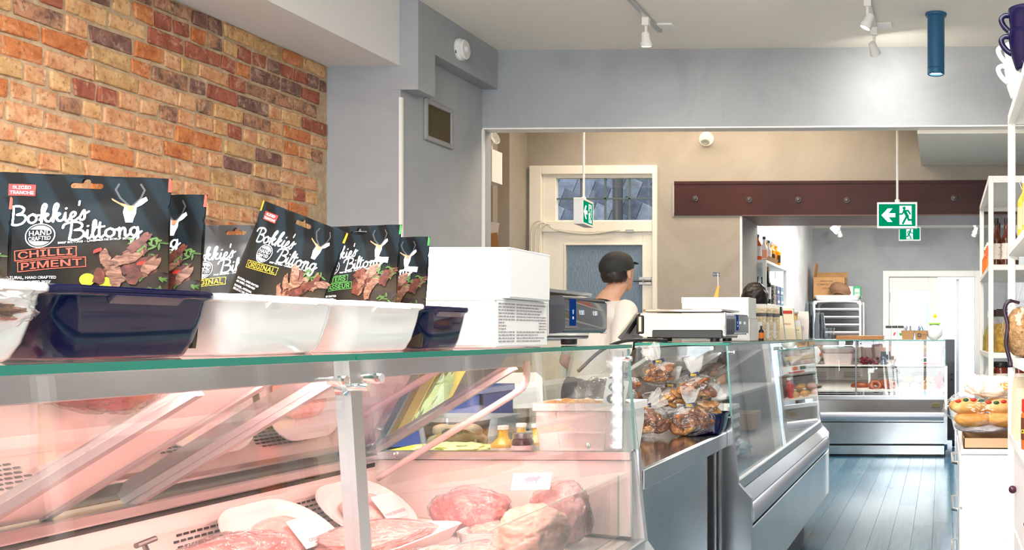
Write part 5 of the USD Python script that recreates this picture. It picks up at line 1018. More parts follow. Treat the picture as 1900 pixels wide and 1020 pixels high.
for k, (x, y, rz) in enumerate(((.33, 5.40, 20), (.30, 5.58, 25), (.42, 5.42, 10), (.285, 5.95, 60))):
    sb = snack_bag(['yellow plantain snack bag on the middle shelf, nearest the aisle', 'yellow snack bag behind the nearest one on the middle shelf', 'yellow snack bag deeper in the middle shelf', 'greenish snack bag with printed top at the far end of the middle shelf'][k], (x, y, 1.2275), rz, CHIP if k < 3 else mat('green_snack', srgb(150, 140, 60), .5, var=.4, vscale=40), .07, .19)
    part(sb, 'header', hull([(xx, yy, z) for xx in (-.055, .055) for yy in (-.005, .005) for z in (.186, .222)]), mat('header_dark', srgb(60, 46, 40), .5) if k == 0 else mats['header_dark'] if k < 3 else mat('header_mint', srgb(196, 226, 212), .5))
for k, (x, y) in enumerate(((.300, 5.40), (.395, 5.44), (.31, 5.56))):
    j = thing('sauce_jar', ['jar of red sauce with white label on the lower shelf by the aisle', 'jar of red sauce with white label deeper on the lower shelf', 'jar of red sauce in the second row of the lower shelf'][k], 'jar', (x, y, 1.0205))
    part(j, 'jar', lathe([(0, 0), (.038, 0), (.042, .006), (.042, .115), (.034, .132), (0, .132)], 20), mat('jar_sauce', srgb(110, 40, 20), .1) if k == 0 else mats['jar_sauce'], smooth=40); part(j, 'lid', lathe([(0, .133), (.039, .133), (.040, .136), (.040, .155), (0, .156)], 20), BLACK, smooth=30)
    part(j, 'label', lathe([(.0425, .03), (.0428, .03), (.0428, .10), (.0425, .10)], 20), LABP, smooth=40)
for k, (x, y) in enumerate(((.275, 5.9), (.28, 6.1))): snack_bag(['clear crinkled bag hanging at the far end of the lower shelf', 'second clear crinkled bag at the far end of the lower shelf'][k], (x, y, 1.0205), 70, mat(f'pale_fill_{k}', srgb(206, 206, 208), .4, var=.2), .06, .15)
# near unit goods
GRAN = two_tone('granola', [(.3, srgb(110, 74, 40)), (.5, srgb(176, 130, 78)), (.75, srgb(222, 190, 140))], 70, .6, 6, .9)
g1 = thing('granola_bag', 'clear bag of granola tied with a dark ribbon on the nearest shelf', 'food bag', (.268, 3.56, 1.2405))
part(g1, 'granola', lump(1, (.060, .075, .085), (0, 0, .088), .08, 2.5, 4, 4), GRAN, smooth=60)
part(g1, 'film', lump(1, (.066, .080, .10), (0, 0, .096), .10, 3.5, 8, 3, 2), PLASTIC)
part(g1, 'film_top', hull([(-.02, -.02, .17), (.02, .02, .17), (-.02, .02, .17), (.02, -.02, .17), (.04, -.03, .26), (.06, .03, .25), (.02, .03, .27), (.0, 0, .26)]), PLASTIC)
part(g1, 'ribbon', tube(smooth_path([(-.01, -.03, .185), (-.045, -.035, .19), (-.060, -.035, .16), (-.050, -.045, .11), (-.056, -.048, .05), (-.045, -.05, .0), (-.04, -.05, -.03)], 5), [.005] * 4 + [.007] * 24 + [.010] * 3, 8), mat('plum_ribbon', srgb(40, 20, 42), .35), smooth=True)
for k, (x, y) in enumerate(((.265, 3.36), (.27, 3.22))):
    bt = bottle('dressing_bottle', ['bottle with tan label and swing top on the upper nearest shelf', 'second bottle with tan label beside the swing-top bottle'][k], (x, y, 1.6255), .19, .026, mat('golden_oil', srgb(206, 170, 60), .1) if k == 0 else mats['golden_oil'], FIXW, .35, lab=mat('tan_label', srgb(206, 168, 128), .6) if k == 0 else mats['tan_label'])
    part(bt, 'wire_bail', tube([(-.012, -.012, .155), (-.02, -.01, .175), (-.008, 0, .19), (.012, 0, .175)], .0015, 5), SILV)
for k, y in enumerate((3.62, 3.50)):
    bottle('sauce_bottle', ['dark bottle with red and white label under the upper nearest shelf', 'second dark bottle behind the granola bag'][k], (.30 + .04 * k, y + .14 * k, 1.2405), .21, .028, GLD, RED if k else BLACK, .35, lab=LABP)
sp = thing('spice_bottle', 'orange-brown spice bottle with red cap at the right picture edge', 'spice bottle', (.268, 3.16, .9755))
part(sp, 'bottle', lathe([(0, 0), (.030, 0), (.032, .004), (.032, .105), (.028, .112), (0, .112)], 20), mat('paprika', srgb(196, 98, 40), .3, var=.25, vscale=30), smooth=40)
part(sp, 'label', lathe([(.0323, .03), (.0327, .03), (.0327, .095), (.0323, .095)], 20), mat('label_brown', srgb(96, 48, 24), .5), smooth=40)
part(sp, 'lettering', [moved(moved(moved(text(c, .012, .0005, True), rot=(90, 0, 0)), (0, -.0335, .055 + 0 * i)), rot=(0, 0, -62 + 20 * i)) for i, c in enumerate('CHIPS')], mat('label_yellow', srgb(240, 190, 60), .5))
part(sp, 'cap', lathe([(0, .113), (.030, .113), (.031, .116), (.030, .15), (0, .152)], 20), mat('red_cap', srgb(214, 40, 26), .35), smooth=30)
for k, (y, h) in enumerate(((3.42, .17), (3.58, .20))):
    kb2 = thing('kraft_pouch', ['pale kraft pouch behind the spice bottle', 'pale kraft pouch at the end of the shelf behind the spice bottle'][k], 'pouch', (.285, y, .9755), (0, 0, 15)); part(kb2, 'pouch', hull([(x, yy, 0) for x in (-.045, .045) for yy in (-.03, .03)] + [(x, yy, h * .7) for x in (-.045, .045) for yy in (-.022, .022)] + [(x, yy, h) for x in (-.045, .045) for yy in (-.003, .003)]), mat(f'pale_kraft_{k}', srgb(226, 206, 176), .7), smooth=30); part(kb2, 'label', box(-.03, -.0315, .02, .03, -.028, .09), mats['label_brown'] if k == 0 else PAPER)
# white counter with bread
ct = thing('counter_cabinet', 'white counter cabinet with drawers carrying bagged bread', 'cabinet', (.33, 4.69, 0))
part(ct, 'body', cbox(-.252, -.50, .0, .27, .52, .84, .003), mat('gloss_white', srgb(240, 240, 240), .25)); part(ct, 'worktop', cbox(-.257, -.505, .841, .27, .525, .862, .003), WHITE)
for k in range(4):
    d = part(ct, 'drawer', cbox(-.262, -.49, .03 + .2 * k, -.251, .51, .22 + .2 * k, .002), mats['gloss_white']); part(d, 'handle', tube([(-.262, -.20, .17 + .2 * k), (-.285, -.18, .17 + .2 * k), (-.285, .18, .17 + .2 * k), (-.262, .20, .17 + .2 * k)], .007, 8), CHROME)
tr = thing('carton', 'flat brown cardboard tray under the bagged bread', 'cardboard tray', (.185, 4.40, .8625)); part(tr, 'tray', [box(-.10, -.19, 0, .12, -.186, .042), box(-.10, .186, 0, .12, .19, .042), box(-.10, -.19, 0, -.096, .19, .042), box(.116, -.19, 0, .12, .19, .042), box(-.10, -.19, 0, .12, .19, .004)], mat('pale_cardboard', srgb(206, 166, 128), .7))
FOIL = mat('grey_film_pack', srgb(186, 178, 180), .3, 0, var=.25, vscale=30, bump=.7, bscale=60)
fp = thing('wrapped_loaf', 'grey film wrapped flat loaf lying on the cardboard tray', 'loaf', (.175, 4.40, .9055)); part(fp, 'loaf', lump(1, (.125, .185, .030), (0, 0, .032), .06, 2.5, 3, 4), FOIL, smooth=60)
BREAD = two_tone('bread_crust', [(.3, srgb(206, 132, 50)), (.5, srgb(230, 166, 84)), (.75, srgb(246, 212, 150))], 12, .6, 4, .1)
bb = thing('bread_bag', 'clear printed bag of golden bread rolls on the white counter', 'bread', (.17, 4.36, .955), (0, 0, 4))
for k, (x, y, z) in enumerate(((-.062, -.075, .068), (.078, -.075, .070), (-.062, .06, .066), (.078, .06, .068), (-.05, -.08, .022), (.07, -.08, .022))):
    part(bb, 'roll', lump(1, (.078, .066, .034), (x, y, z), .06, 1.5, k, 3), BREAD, smooth=60)
part(bb, 'film', lump(1, (.168, .20, .075), (0, -.02, .064), .10, 3, 5, 4, 3), PLASTIC)
part(bb, 'film_gather', lump(1, (.10, .05, .045), (.04, -.02, .150), .35, 3, 11, 3, 3), mat('film_white', srgb(244, 236, 224), .3), smooth=60)
part(bb, 'film_gather', lump(1, (.05, .04, .04), (-.03, -.03, .155), .35, 3.5, 12, 3, 3), mats['film_white'], smooth=60)
bnd = []
for i in range(9): bnd.append(moved(ico(.0095, 1, (1.3, .4, .8)), (-.12 + .03 * i, -.195 + .0012 * (i - 4) ** 2, .100 + .006 * math.sin(i))))
part(bb, 'printed_band', bnd[::2], RED, kind='stuff'); part(bb, 'printed_dots', bnd[1::2], mat('deep_green', srgb(40, 80, 40), .5), kind='stuff')
part(bb, 'lettering', moved(moved(text("'S", .036, .001, True), rot=(40, 0, -8)), (.075, -.115, .155)), mat('print_orange', srgb(240, 160, 30), .4))
wtb = thing('white_tub', 'white tub of wrapped rolls at the back of the white counter', 'tub', (.125, 5.08, .8625)); part(wtb, 'tub', loft([rr_ring(.14, .11, .02, 0), rr_ring(.19, .16, .03, .11), rr_ring(.20, .17, .03, .112), rr_ring(.18, .15, .03, .112), rr_ring(.13, .10, .02, .01)]), FIXW, smooth=40)
for k in range(4): part(wtb, 'roll', lump(1, (.045, .04, .03), (-.045 + .03 * k, -.02 + .02 * (k % 2), .115), .1, 2, k + 20, 2), BREAD, smooth=60)
part(wtb, 'film', lump(1, (.09, .075, .035), (0, 0, .125), .2, 3, 21, 3), PLASTIC)
# ---------------------------------------------------------------- food on the worktop
COOK = two_tone('cookie', [(.30, srgb(30, 14, 8)), (.44, srgb(100, 54, 24)), (.6, srgb(164, 98, 42)), (.8, srgb(230, 168, 76))], 34, .6, 6, .7)
COOK2 = two_tone('cookie_pale', [(.30, srgb(70, 36, 14)), (.45, srgb(176, 116, 50)), (.75, srgb(232, 188, 104))], 30, .6, 6, .6)
FILM = usdkit.material(stage, LK + 'crinkled_film', {'tc': ('texture_coordinate', {}), 'n': ('noise_texture', {'scale': 26, 'detail': 3, 'distortion': 1.5}), 'b': ('bump', {'strength': 1.0, 'distance': .03}), 't': ('transparent_bsdf', {'color': (.98, .98, .98)}), 'g': ('glossy_bsdf', {'roughness': .12}),
    'd': ('translucent_bsdf', {'color': (.95, .95, .95)}), 'f': ('layer_weight', {'blend': .35}), 'w': ('math', {'math_type': 'power', 'value2': 3.0}), 'a': ('math', {'math_type': 'multiply_add', 'value2': .8, 'value3': .12}), 'm': ('mix_closure', {}), 'm2': ('mix_closure', {'fac': .03})},
    [('tc.object', 'n.vector'), ('n.fac', 'b.height'), ('b.normal', 'g.normal'), ('f.facing', 'w.value1'), ('w.value', 'a.value1'), ('a.value', 'm.fac'), ('t.BSDF', 'm2.closure1'), ('d.BSDF', 'm2.closure2'), ('m2.closure', 'm.closure1'), ('g.BSDF', 'm.closure2')], surface='m.closure')
FILMW = usdkit.material(stage, LK + 'gathered_film', {'t': ('transparent_bsdf', {}), 'p': ('principled_bsdf', {'base_color': (.9, .9, .88), 'roughness': .25}), 'm': ('mix_closure', {'fac': .24})}, [('t.BSDF', 'm.closure1'), ('p.BSDF', 'm.closure2')], surface='m.closure')
TAGB = mat('tag_blue', srgb(24, 44, 70), .4); TAGY = mat('tag_yellow', srgb(240, 200, 50), .45)
def cookie_bag(label, loc, rz, w, d, h, seed, pale=False, twist=(0, 0, 1), lean=(0, 0)):
    t = thing('cookie_bag', label, 'cookie bag', loc, (lean[0], lean[1], rz)); rg = random.Random(seed)
    n = 9
    for k in range(n):
        a = k * 2.4; rr = .62 * math.sqrt(k / n); c = np.array([w * rr * math.cos(a), d * rr * math.sin(a), h * (.26 + .48 * ((k * 7) % n) / n)])
        m = lump(min(w, d) * .52, (1.05, 1.0, .42), (0, 0, 0), .12, 3.2, seed + k, 3); part(t, 'cookie', moved(m, c, (rg.uniform(-40, 40), rg.uniform(-40, 40), rg.uniform(0, 180))), (COOK2 if (pale or k % 3 == 0) else COOK), smooth=60)
    part(t, 'film', lump(1, (w * 1.02, d * 1.04, h * .52), (0, 0, h * .50), .10, 2.6, seed + 40, 4, 3), FILM, smooth=60)
    tw = np.array(twist, float); tw /= np.linalg.norm(tw); b = np.array([0, 0, h * .92])
    sd = np.cross(tw, [0, 1, 0]); sd /= np.linalg.norm(sd); up = np.cross(sd, tw); L = .075
    rings = []
    for q, rad in ((-.03, .045), (.0, .012), (.012, .011), (.035, .024), (L, .034)):
        rings.append(np.array([b + tw * (q + (.008 * math.sin(3 * a) if q > .05 else 0)) + (sd * math.cos(a) + up * math.sin(a) * .7) * rad * (1 + .28 * math.sin(5 * a + seed)) for a in np.linspace(0, 2 * math.pi, 25)[:-1]]))
    part(t, 'gathered_neck', loft(rings, False, False), FILMW)
    tg = part(t, 'tag', moved(cbox(-.022, -.014, -.006, .022, -.009, .010, .001), b + tw * .006, (0, rg.uniform(-20, 20), 0)), TAGB)
    part(tg, 'tag_print', moved(facing(text('BKD', .009, .0005, True), (0, -.0145, .002)), b + tw * .006), TAGY)
    return t
WT0 = WZ + .0005
cookie_bag('large bag of cookies at the front centre of the steel worktop', (-.985, 4.07, WT0), 10, .098, .080, .120, 1, twist=(.05, 0, 1))
cookie_bag('bag of cookies at the front left of the worktop against the white bin', (-1.125, 3.98, WT0), -20, .085, .075, .125, 12, twist=(.8, 0, .6))
cookie_bag('bag of cookies leaning at the back left, nearest the glass edge', (-1.235, 4.02, 1.035), 20, .080, .075, .13, 23, twist=(-.4, 0, 1))
cookie_bag('topmost bag of cookies on the pile', (-1.11, 4.08, 1.120), 30, .068, .06, .095, 34, twist=(-.5, 0, .9))
cookie_bag('bag of dark cookies at the back right of the pile', (-.975, 4.12, 1.060), -10, .098, .065, .100, 45, twist=(-.1, 0, 1))
cookie_bag('bag of pale crackers in the middle of the cookie pile', (-1.07, 4.12, 1.02), 0, .06, .05, .10, 56, True)
cookie_bag('bag of cookies lying in the navy dish on the worktop', (-.945, 4.155, .985), 5, .075, .055, .085, 67, True, twist=(.9, 0, .5))
cookie_bag('bag of cookies underneath the pile at the back left', (-1.32, 4.13, WT0), 60, .075, .07, .105, 78)
dish('baking_dish', 'navy dish on the steel worktop under a bag of cookies', (-.955, 4.165, WT0), ENAMELB, rot=(0, 0, 0), size=(.20, .15, .085))
# white storage bin
bn = thing('storage_bin', 'white plastic storage bin of cookies against the end of the meat case', 'bin', (-1.075, 3.19, WT0))
BINM = mat('bin_white', srgb(246, 243, 238), .35)
part(bn, 'bin', loft([rr_ring(.245, .16, .012, 0), rr_ring(.275, .20, .014, .125), rr_ring(.275, .20, .014, .165), rr_ring(.292, .215, .014, .168), rr_ring(.292, .215, .014, .190), rr_ring(.284, .207, .013, .190), rr_ring(.265, .19, .012, .16), rr_ring(.238, .152, .01, .006)]), BINM, smooth=30)
for x in (-.075, .075): part(bn, 'rib', hull([(x - .003, -.098, .165), (x + .003, -.098, .165), (x - .003, -.104, .165), (x + .003, -.104, .165), (x * .85 - .003, -.08, .0), (x * .85 + .003, -.08, .0), (x * .85 - .003, -.087, .0), (x * .85 + .003, -.087, .0)]), BINM)
for z in (.045, .10): part(bn, 'rib', box(-.068, -.098 - .02 * (z - .1), z, .068, -.086, z + .005), BINM)
for k in range(7): part(bn, 'cookie', moved(lump(.035, (1, 1, .4), (0, 0, 0), .1, 3, k + 60, 2), (-.10 + .033 * k, -.03 + .05 * (k % 2), .180), (15 * (k % 3 - 1), 20 * (k % 2), 0)), COOK2, smooth=60)
part(bn, 'film', lump(1, (.06, .06, .05), (.015, .0, .215), .3, 3, 71, 3, 3), FILM, smooth=60)
lc = thing('logo_card', 'white card with two blue and yellow oval stickers leaning on the white bin', 'card', (-.985, 3.115, WT0 + .185), (-8, 8, 0))
part(lc, 'card', cbox(-.032, -.001, 0, .036, .001, .075, .0004), PAPER)
for k in range(2):
    ov = part(lc, 'oval', facing(flat(affinity.scale(Point(0, 0).buffer(.016), 1.5, 1)), (.002, -.0014, .052 - .036 * k)), TAGB); part(ov, 'lettering', facing(text('bo', .014, .0003, True), (.002, -.0018, .052 - .036 * k)), TAGY)
ft = thing('food_tray', 'white tray with greens and crumpled film behind the white bin', 'tray', (-1.19, 3.50, WT0 + .12)); part(ft, 'tray', loft([rr_ring(.26, .18, .02, 0), rr_ring(.30, .22, .02, .035), rr_ring(.29, .21, .02, .035), rr_ring(.25, .17, .02, .005)]), BINM); part(ft, 'greens', lump(1, (.11, .08, .015), (0, 0, .035), .4, 5, 5, 3), mat('pale_greens', srgb(206, 220, 150), .6), smooth=60); part(ft, 'film', lump(1, (.06, .06, .05), (.10, 0, .06), .3, 3, 73, 3, 3), FILM, smooth=60)
tb2 = thing('stacking_box', 'white box under the tray of greens behind the bin', 'box', (-1.19, 3.50, WT0)); part(tb2, 'box', cbox(-.13, -.09, 0, .13, .09, .119, .004), BINM); part(tb2, 'lid', cbox(-.135, -.095, .1, .135, .095, .1195, .003), BINM)
OIL = mat('yellow_cordial', srgb(214, 176, 66), .08, transmission_weight=.0)
for k, (x, y) in enumerate(((-1.345, 3.18), (-1.325, 3.27), (-1.268, 3.25))):
    bottle('cordial_bottle', ['yellow cordial bottle with white cap, nearest beside the white bin', 'second yellow cordial bottle behind the nearest one', 'yellow cordial bottle behind the small jar'][k], (x, y, WT0), .112, .036, OIL, FIXW, .45, lab=PAPER, n=18)
j = thing('preserve_jar', 'small dark preserve jar with pink label beside the white bin', 'jar', (-1.278, 3.165, WT0)); part(j, 'jar', lathe([(0, 0), (.030, 0), (.032, .004), (.032, .07), (.027, .078), (0, .078)], 20), mat('preserve', srgb(70, 26, 22), .08), smooth=40); part(j, 'lid', lathe([(0, .079), (.029, .079), (.030, .081), (.030, .094), (0, .095)], 20), ALU, smooth=30)
lbj = part(j, 'label', lathe([(.0323, .018), (.0326, .018), (.0326, .058), (.0323, .058)], 20), mat('label_pale_pink', srgb(246, 226, 226), .5), smooth=40)
yt = thing('yellow_tray', 'shallow yellow tray with a clear bag behind the meat case end', 'tray', (-1.55, 3.30, WT0)); part(yt, 'tray', loft([rr_ring(.30, .16, .02, 0), rr_ring(.34, .20, .02, .035), rr_ring(.33, .19, .02, .035), rr_ring(.29, .15, .02, .006)]), mat('tray_yellow', srgb(246, 206, 50), .35)); part(yt, 'contents', lump(1, (.13, .07, .02), (0, 0, .03), .4, 6, 3, 3), mats['pale_greens'], smooth=60); part(yt, 'film', hull([(-.10, -.05, .03), (.14, -.05, .03), (-.10, .05, .03), (.14, .05, .03), (-.03, 0, .095), (.03, .01, .09)]), PLASTIC)
pt = thing('potato_tub', 'clear tub of brown potatoes at the back of the worktop', 'tub', (-1.66, 3.55, WT0)); part(pt, 'tub', loft([rr_ring(.16, .14, .02, 0), rr_ring(.18, .16, .02, .10), rr_ring(.176, .156, .02, .10), rr_ring(.155, .135, .02, .004)]), PLASTIC)
for k in range(9): part(pt, 'potato', lump(.030, (1.2, .9, .8), (-.05 + .05 * (k % 3), -.04 + .04 * (k // 3), .03 + .035 * (k % 2)), .1, 2, k, 2), mat('potato', srgb(176, 150, 120), .7, var=.2, vscale=30) if k == 0 else mats['potato'], smooth=60)
# behind the counter: crates, chair, tote, packets on a back shelf
CRB = mat('crate_blue', srgb(40, 70, 150), .4)
def crate(label, loc, rz=0):
    t = thing('crate', label, 'crate', loc, (0, 0, rz)); w, d, h = .30, .20, .27
    part(t, 'body', [box(-w, -d, 0, w, -d + .012, h), box(-w, d - .012, 0, w, d, h), box(-w, -d, 0, -w + .012, d, h), box(w - .012, -d, 0, w, d, h), box(-w, -d, 0, w, d, .01)], CRB); part(t, 'rim', [cbox(-w - .01, -d - .01, h - .03, w + .01, -d, h, .003), cbox(w, -d, h - .03, w + .01, d, h, .003)], CRB)
    part(t, 'emblem', [facing(text('MEAT', .03, .002, True), (0, -d - .001, .13))], mat('crate_print', srgb(96, 130, 196), .5) if 'crate_print' not in mats else mats['crate_print']); return t
c0 = crate('blue plastic crate behind the counter, bottom of the stack', (-2.36, 4.75, 0)); z = .272
for k, lb in enumerate(('blue plastic crate second from the floor in the stack', 'blue plastic crate third from the floor in the stack', 'blue plastic crate on top of the stack behind the counter')): copy(c0, lb, (-2.36 + .01 * k, 4.75, z * (k + 1)), (0, 0, 2 * k))
ch = thing('folding_chair', 'white folding chair with chrome legs behind the counter', 'chair', (-2.13, 5.28, 0), (0, 0, 30))
part(ch, 'backrest', moved(loft([rr_ring(.26, .022, .01, .0), rr_ring(.26, .022, .01, .16), rr_ring(.20, .02, .009, .19)]), (0, .20, .93), (-10, 0, 0)), FIXW, smooth=30); part(ch, 'seat', cbox(-.13, -.20, .62, .13, .20, .645, .01), FIXW)
for x in (-.125, .125):
    part(ch, 'leg', tube([(x, .235, 1.05), (x, .10, .62), (x, -.22, 0)], .011, 8), CHROME); part(ch, 'leg', tube([(x * .92, -.16, .63), (x * .92, .26, 0)], .011, 8), CHROME)
part(ch, 'stretcher', tube([(-.12, .19, .1), (.12, .19, .1)], .008, 6), CHROME)
to = thing('grey_tote', 'grey plastic tote on the floor stand behind the worktop', 'tote', (-1.98, 4.35, .0)); part(to, 'stand', box(-.16, -.12, 0, .16, .12, .80), DARK); part(to, 'tote', loft([rr_ring(.30, .22, .02, .802), rr_ring(.34, .26, .02, .98), rr_ring(.33, .25, .02, .98), rr_ring(.29, .21, .02, .81)]), mat('tote_grey', srgb(150, 152, 156), .4))
bs = thing('back_shelf', 'white shelf with food packets against the left wall behind the counter', 'shelf', (-3.02, 4.1, 0))
for z_ in (.5, .9, 1.16): part(bs, 'board', box(-.16, -.9, z_ - .02, .16, .9, z_), WHITE)
for y in (-.89, .86): part(bs, 'upright', box(-.16, y, 0, .16, y + .03, 1.2), WHITE)
for k in range(10):
    c = [(226, 206, 90), (232, 170, 160), (216, 190, 200), (230, 214, 140)][k % 4]
    pk = thing('food_packet', f'{["yellow", "pink", "mauve", "pale yellow"][k % 4]} food packet on the back shelf, {["first", "second", "third", "fourth", "fifth", "sixth", "seventh", "eighth", "ninth", "tenth"][k]} from the near end', 'packet', (-2.98, 3.36 + .16 * k, .9005), (0, 0, 90 + R.uniform(-15, 15)))
    part(pk, 'packet', hull([(x, y, 0) for x in (-.06, .06) for y in (-.03, .03)] + [(x, y, .20) for x in (-.06, .06) for y in (-.004, .004)]), mat(f'packet_{k % 4}', srgb(*c), .5) if f'packet_{k % 4}' not in mats else mats[f'packet_{k % 4}'])
    part(pk, 'label', hull([(x, -.031, .03) for x in (-.04, .04)] + [(x, -.016, .12) for x in (-.04, .04)] + [(x, -.028, .03) for x in (-.04, .04)]), RED if k % 2 else GREEN)

# ---------------------------------------------------------------- meat in the front case
BEEF = two_tone('raw_beef', [(.25, srgb(140, 52, 54)), (.5, srgb(200, 112, 106)), (.64, srgb(230, 164, 154)), (.78, srgb(246, 228, 220))], 13, .3, 5, .3, 1.6)
PORK = two_tone('raw_pork', [(.3, srgb(222, 146, 138)), (.55, srgb(238, 188, 178)), (.75, srgb(248, 226, 218))], 9, .32, 5, .2, 1.4)
CHICK = two_tone('raw_chicken', [(.3, srgb(222, 160, 136)), (.6, srgb(238, 192, 168)), (.8, srgb(246, 216, 196))], 7, .35, 5, .25, .8)
TRAYW = mat('platter_white', srgb(236, 230, 226), .2)
def slab(sx, sy, sz, z, amp, seed, crinkle=.12):
    m = trimesh.creation.icosphere(5, 1.0); u = m.vertices
    p = np.sign(u) * np.abs(u) ** .86; p /= np.maximum(1e-6, (np.abs(p) ** 2.2).sum(1) ** (1 / 2.2))[:, None]
    d = meshkit.fbm(u * 1.7 + seed * 7.1, 4, seed) - .5; e = np.abs(meshkit.fbm(u * 5.5 + seed, 3, seed + 3) - .5)
    q = p * (1 + 1.6 * amp * d - crinkle * e)[:, None]; q = q * (sx, sy, sz); q[:, 2] = np.maximum(q[:, 2], -.8 * sz)
    m.vertices = q + (0, 0, .8 * sz + z); return m
def dz(X): return .715 + (FX - X) * (.085 / .76) + .002
def card(label, loc, rot, w=.085, h=.06, pic=0):
    t = thing('price_card', label, 'price card', loc, rot); part(t, 'card', cbox(-w / 2, -.001, 0, w / 2, .001, h, .0004), PAPER)
    part(t, 'animal_print', facing(flat(unary_union([affinity.scale(Point(0, 0).buffer(.012), 1.6, .8), Point(.017, .006).buffer(.006), sbox(-.014, -.018, -.010, 0), sbox(.010, -.018, .014, 0)])), (0, -.0012, h * .62)), mat('print_grey', srgb(150, 140, 160), .6) if 'print_grey' not in mats else mats['print_grey'])
    part(t, 'lettering', facing(text(['PORK OR CHOOK', 'BEEF', 'LAMB', 'CHICKEN'][pic], .007, .0003), (0, -.0012, h * .25)), mats['print_grey']); return t
def joint(name, label, X, Y, sx, sy, sz, m, seed, film=True, rz=0, lift=0, amp=.16, cat_='meat', tray=None):
    t = thing(name, label, cat_, (X, Y, dz(X - sx) + lift), (0, 0, rz))
    z = 0
    if tray:
        part(t, 'tray', loft([rr_ring(2.2 * sx, 2.2 * sy, .04, 0), rr_ring(2.55 * sx, 2.5 * sy, .05, .035), rr_ring(2.6 * sx, 2.55 * sy, .05, .037), rr_ring(2.45 * sx, 2.4 * sy, .045, .037), rr_ring(2.1 * sx, 2.1 * sy, .04, .006)]), tray, smooth=40); z = .012
    part(t, 'meat', slab(sx, sy, sz, z, amp * 1.5, seed), m, smooth=60)
    if film: part(t, 'film', slab(sx * 1.05, sy * 1.05, sz * 1.07, z, amp * 1.6, seed, .35), FILM, smooth=60)
    return t
joint('beef_joint', 'large film-wrapped beef joint at the bottom left of the meat case', -1.40, 2.03, .10, .17, .075, BEEF, 3, rz=8)
joint('beef_joint', 'dark beef joint near the far corner of the meat case', -1.31, 2.88, .105, .065, .062, BEEF, 5)
joint('pork_joint', 'pink pork joint behind the chicken at the case end', -1.06, 2.88, .085, .065, .085, PORK, 6)
joint('chicken', 'whole pale chicken at the right end of the meat case', -1.035, 2.62, .085, .11, .080, CHICK, 7, False, cat_='chicken')
joint('chicken_breast', 'pale chicken pieces low at the right end of the case', -1.04, 2.36, .07, .09, .035, CHICK, 8, True, tray=TRAYW)
joint('pork_chops', 'wide white tray of pork in the middle of the meat case', -1.40, 2.55, .11, .16, .028, PORK, 9, True, tray=TRAYW)
joint('pork_chops', 'white tray of wrapped pork right of the aluminium post', -1.22, 2.22, .105, .14, .034, PORK, 10, True, tray=TRAYW)
joint('pork_belly', 'flat pale pork slab in front of the dark joint', -1.14, 2.52, .07, .13, .030, CHICK, 11, True)
joint('beef_steaks', 'tray of beef steaks at the near left of the meat case', -1.25, 1.55, .09, .14, .028, BEEF, 12, True, tray=TRAYW)
joint('sausages', 'tray of pink minced meat near the camera end of the case', -1.30, 1.15, .09, .14, .035, PORK, 13, True, tray=TRAYW)
joint('beef_joint', 'beef joint at the near end of the meat case', -1.15, .85, .10, .12, .06, BEEF, 14)
joint('pork_joint', 'rolled pork by the front glass', -1.05, 1.85, .06, .10, .045, PORK, 15)
bgm = thing('meat_bag', 'clear printed bag bunched up at the front of the meat case', 'food bag', (-1.05, 2.08, dz(-1.12))); part(bgm, 'meat', lump(1, (.055, .07, .055), (0, 0, .05), .15, 2, 3, 3), CHICK, smooth=60); part(bgm, 'film', lump(1, (.062, .08, .075), (0, 0, .07), .2, 2.5, 4, 4, 4), FILM, smooth=60); part(bgm, 'print', moved(facing(text('FREE RANGE', .008, .0004), (0, 0, 0)), (.04, -.06, .07), (0, 0, 40)), RED)
for k in range(3): joint('chicken_pack', ['wrapped chicken pack along the front glass, nearest the post', 'wrapped chicken pack along the front glass, middle of three', 'wrapped chicken pack along the front glass, farthest of three'][k], -1.015, 1.35 - .26 * k + (0 if k else .3), .05, .08, .03, CHICK, 30 + k, True, tray=TRAYW)
joint('pork_slices', 'white tray of pale pork slices beside the whole chicken', -1.20, 2.44, .075, .10, .022, CHICK, 41, True, tray=TRAYW)
joint('pork_slices', 'white tray of pale pork slices under the dark beef joint', -1.20, 2.80, .07, .07, .022, CHICK, 42, True, tray=TRAYW)
joint('pork_slices', 'white tray of pale pork slices left of the aluminium post', -1.22, 1.84, .08, .11, .022, PORK, 43, True, tray=TRAYW)
def platter(label, loc, rot, lb, pic):
    t = thing('serving_platter', label, 'platter', loc, rot)
    part(t, 'platter', loft([rr_ring(.15, .24, .07, 0, 8), rr_ring(.20, .31, .095, .018, 8), rr_ring(.22, .33, .105, .022, 8), rr_ring(.218, .328, .104, .026, 8), rr_ring(.18, .29, .085, .020, 8), rr_ring(.14, .23, .065, .006, 8)]), TRAYW, smooth=40)
    part(t, 'meat', slab(.055, .10, .018, .006, .2, 50 + pic), PORK, smooth=60)
    r = lambda m: moved(moved(m, rot=(-90, 0, 0)), rot=(0, 0, 90))
    c = part(t, 'price_card', moved(box(-.04, -.055, 0, .04, .055, .0012), (.03, .04, .045), (0, 14, 0)), PAPER)
    part(c, 'lettering', moved(moved(text(['PORK OR CHOOK', 'BEEF', 'LAMB', 'CHICKEN'][pic], .009, .0003), rot=(0, 0, 90)), (.052, .04, .042), (0, 14, 0)), mats['print_grey'] if 'print_grey' in mats else mat('print_grey', srgb(150, 140, 160), .6)); return t
platter('tilted white oval platter against the case back, farther of two', (-1.545, 2.76, .838), (0, 38, 0), 0, 0)
platter('tilted white oval platter against the case back, nearer of two', (-1.545, 2.40, .838), (0, 38, 0), 0, 3)
card('white price card leaning on the pork joint at the case end', (-1.11, 2.80, .900), (-52, 0, 14), .10, .065, 0)
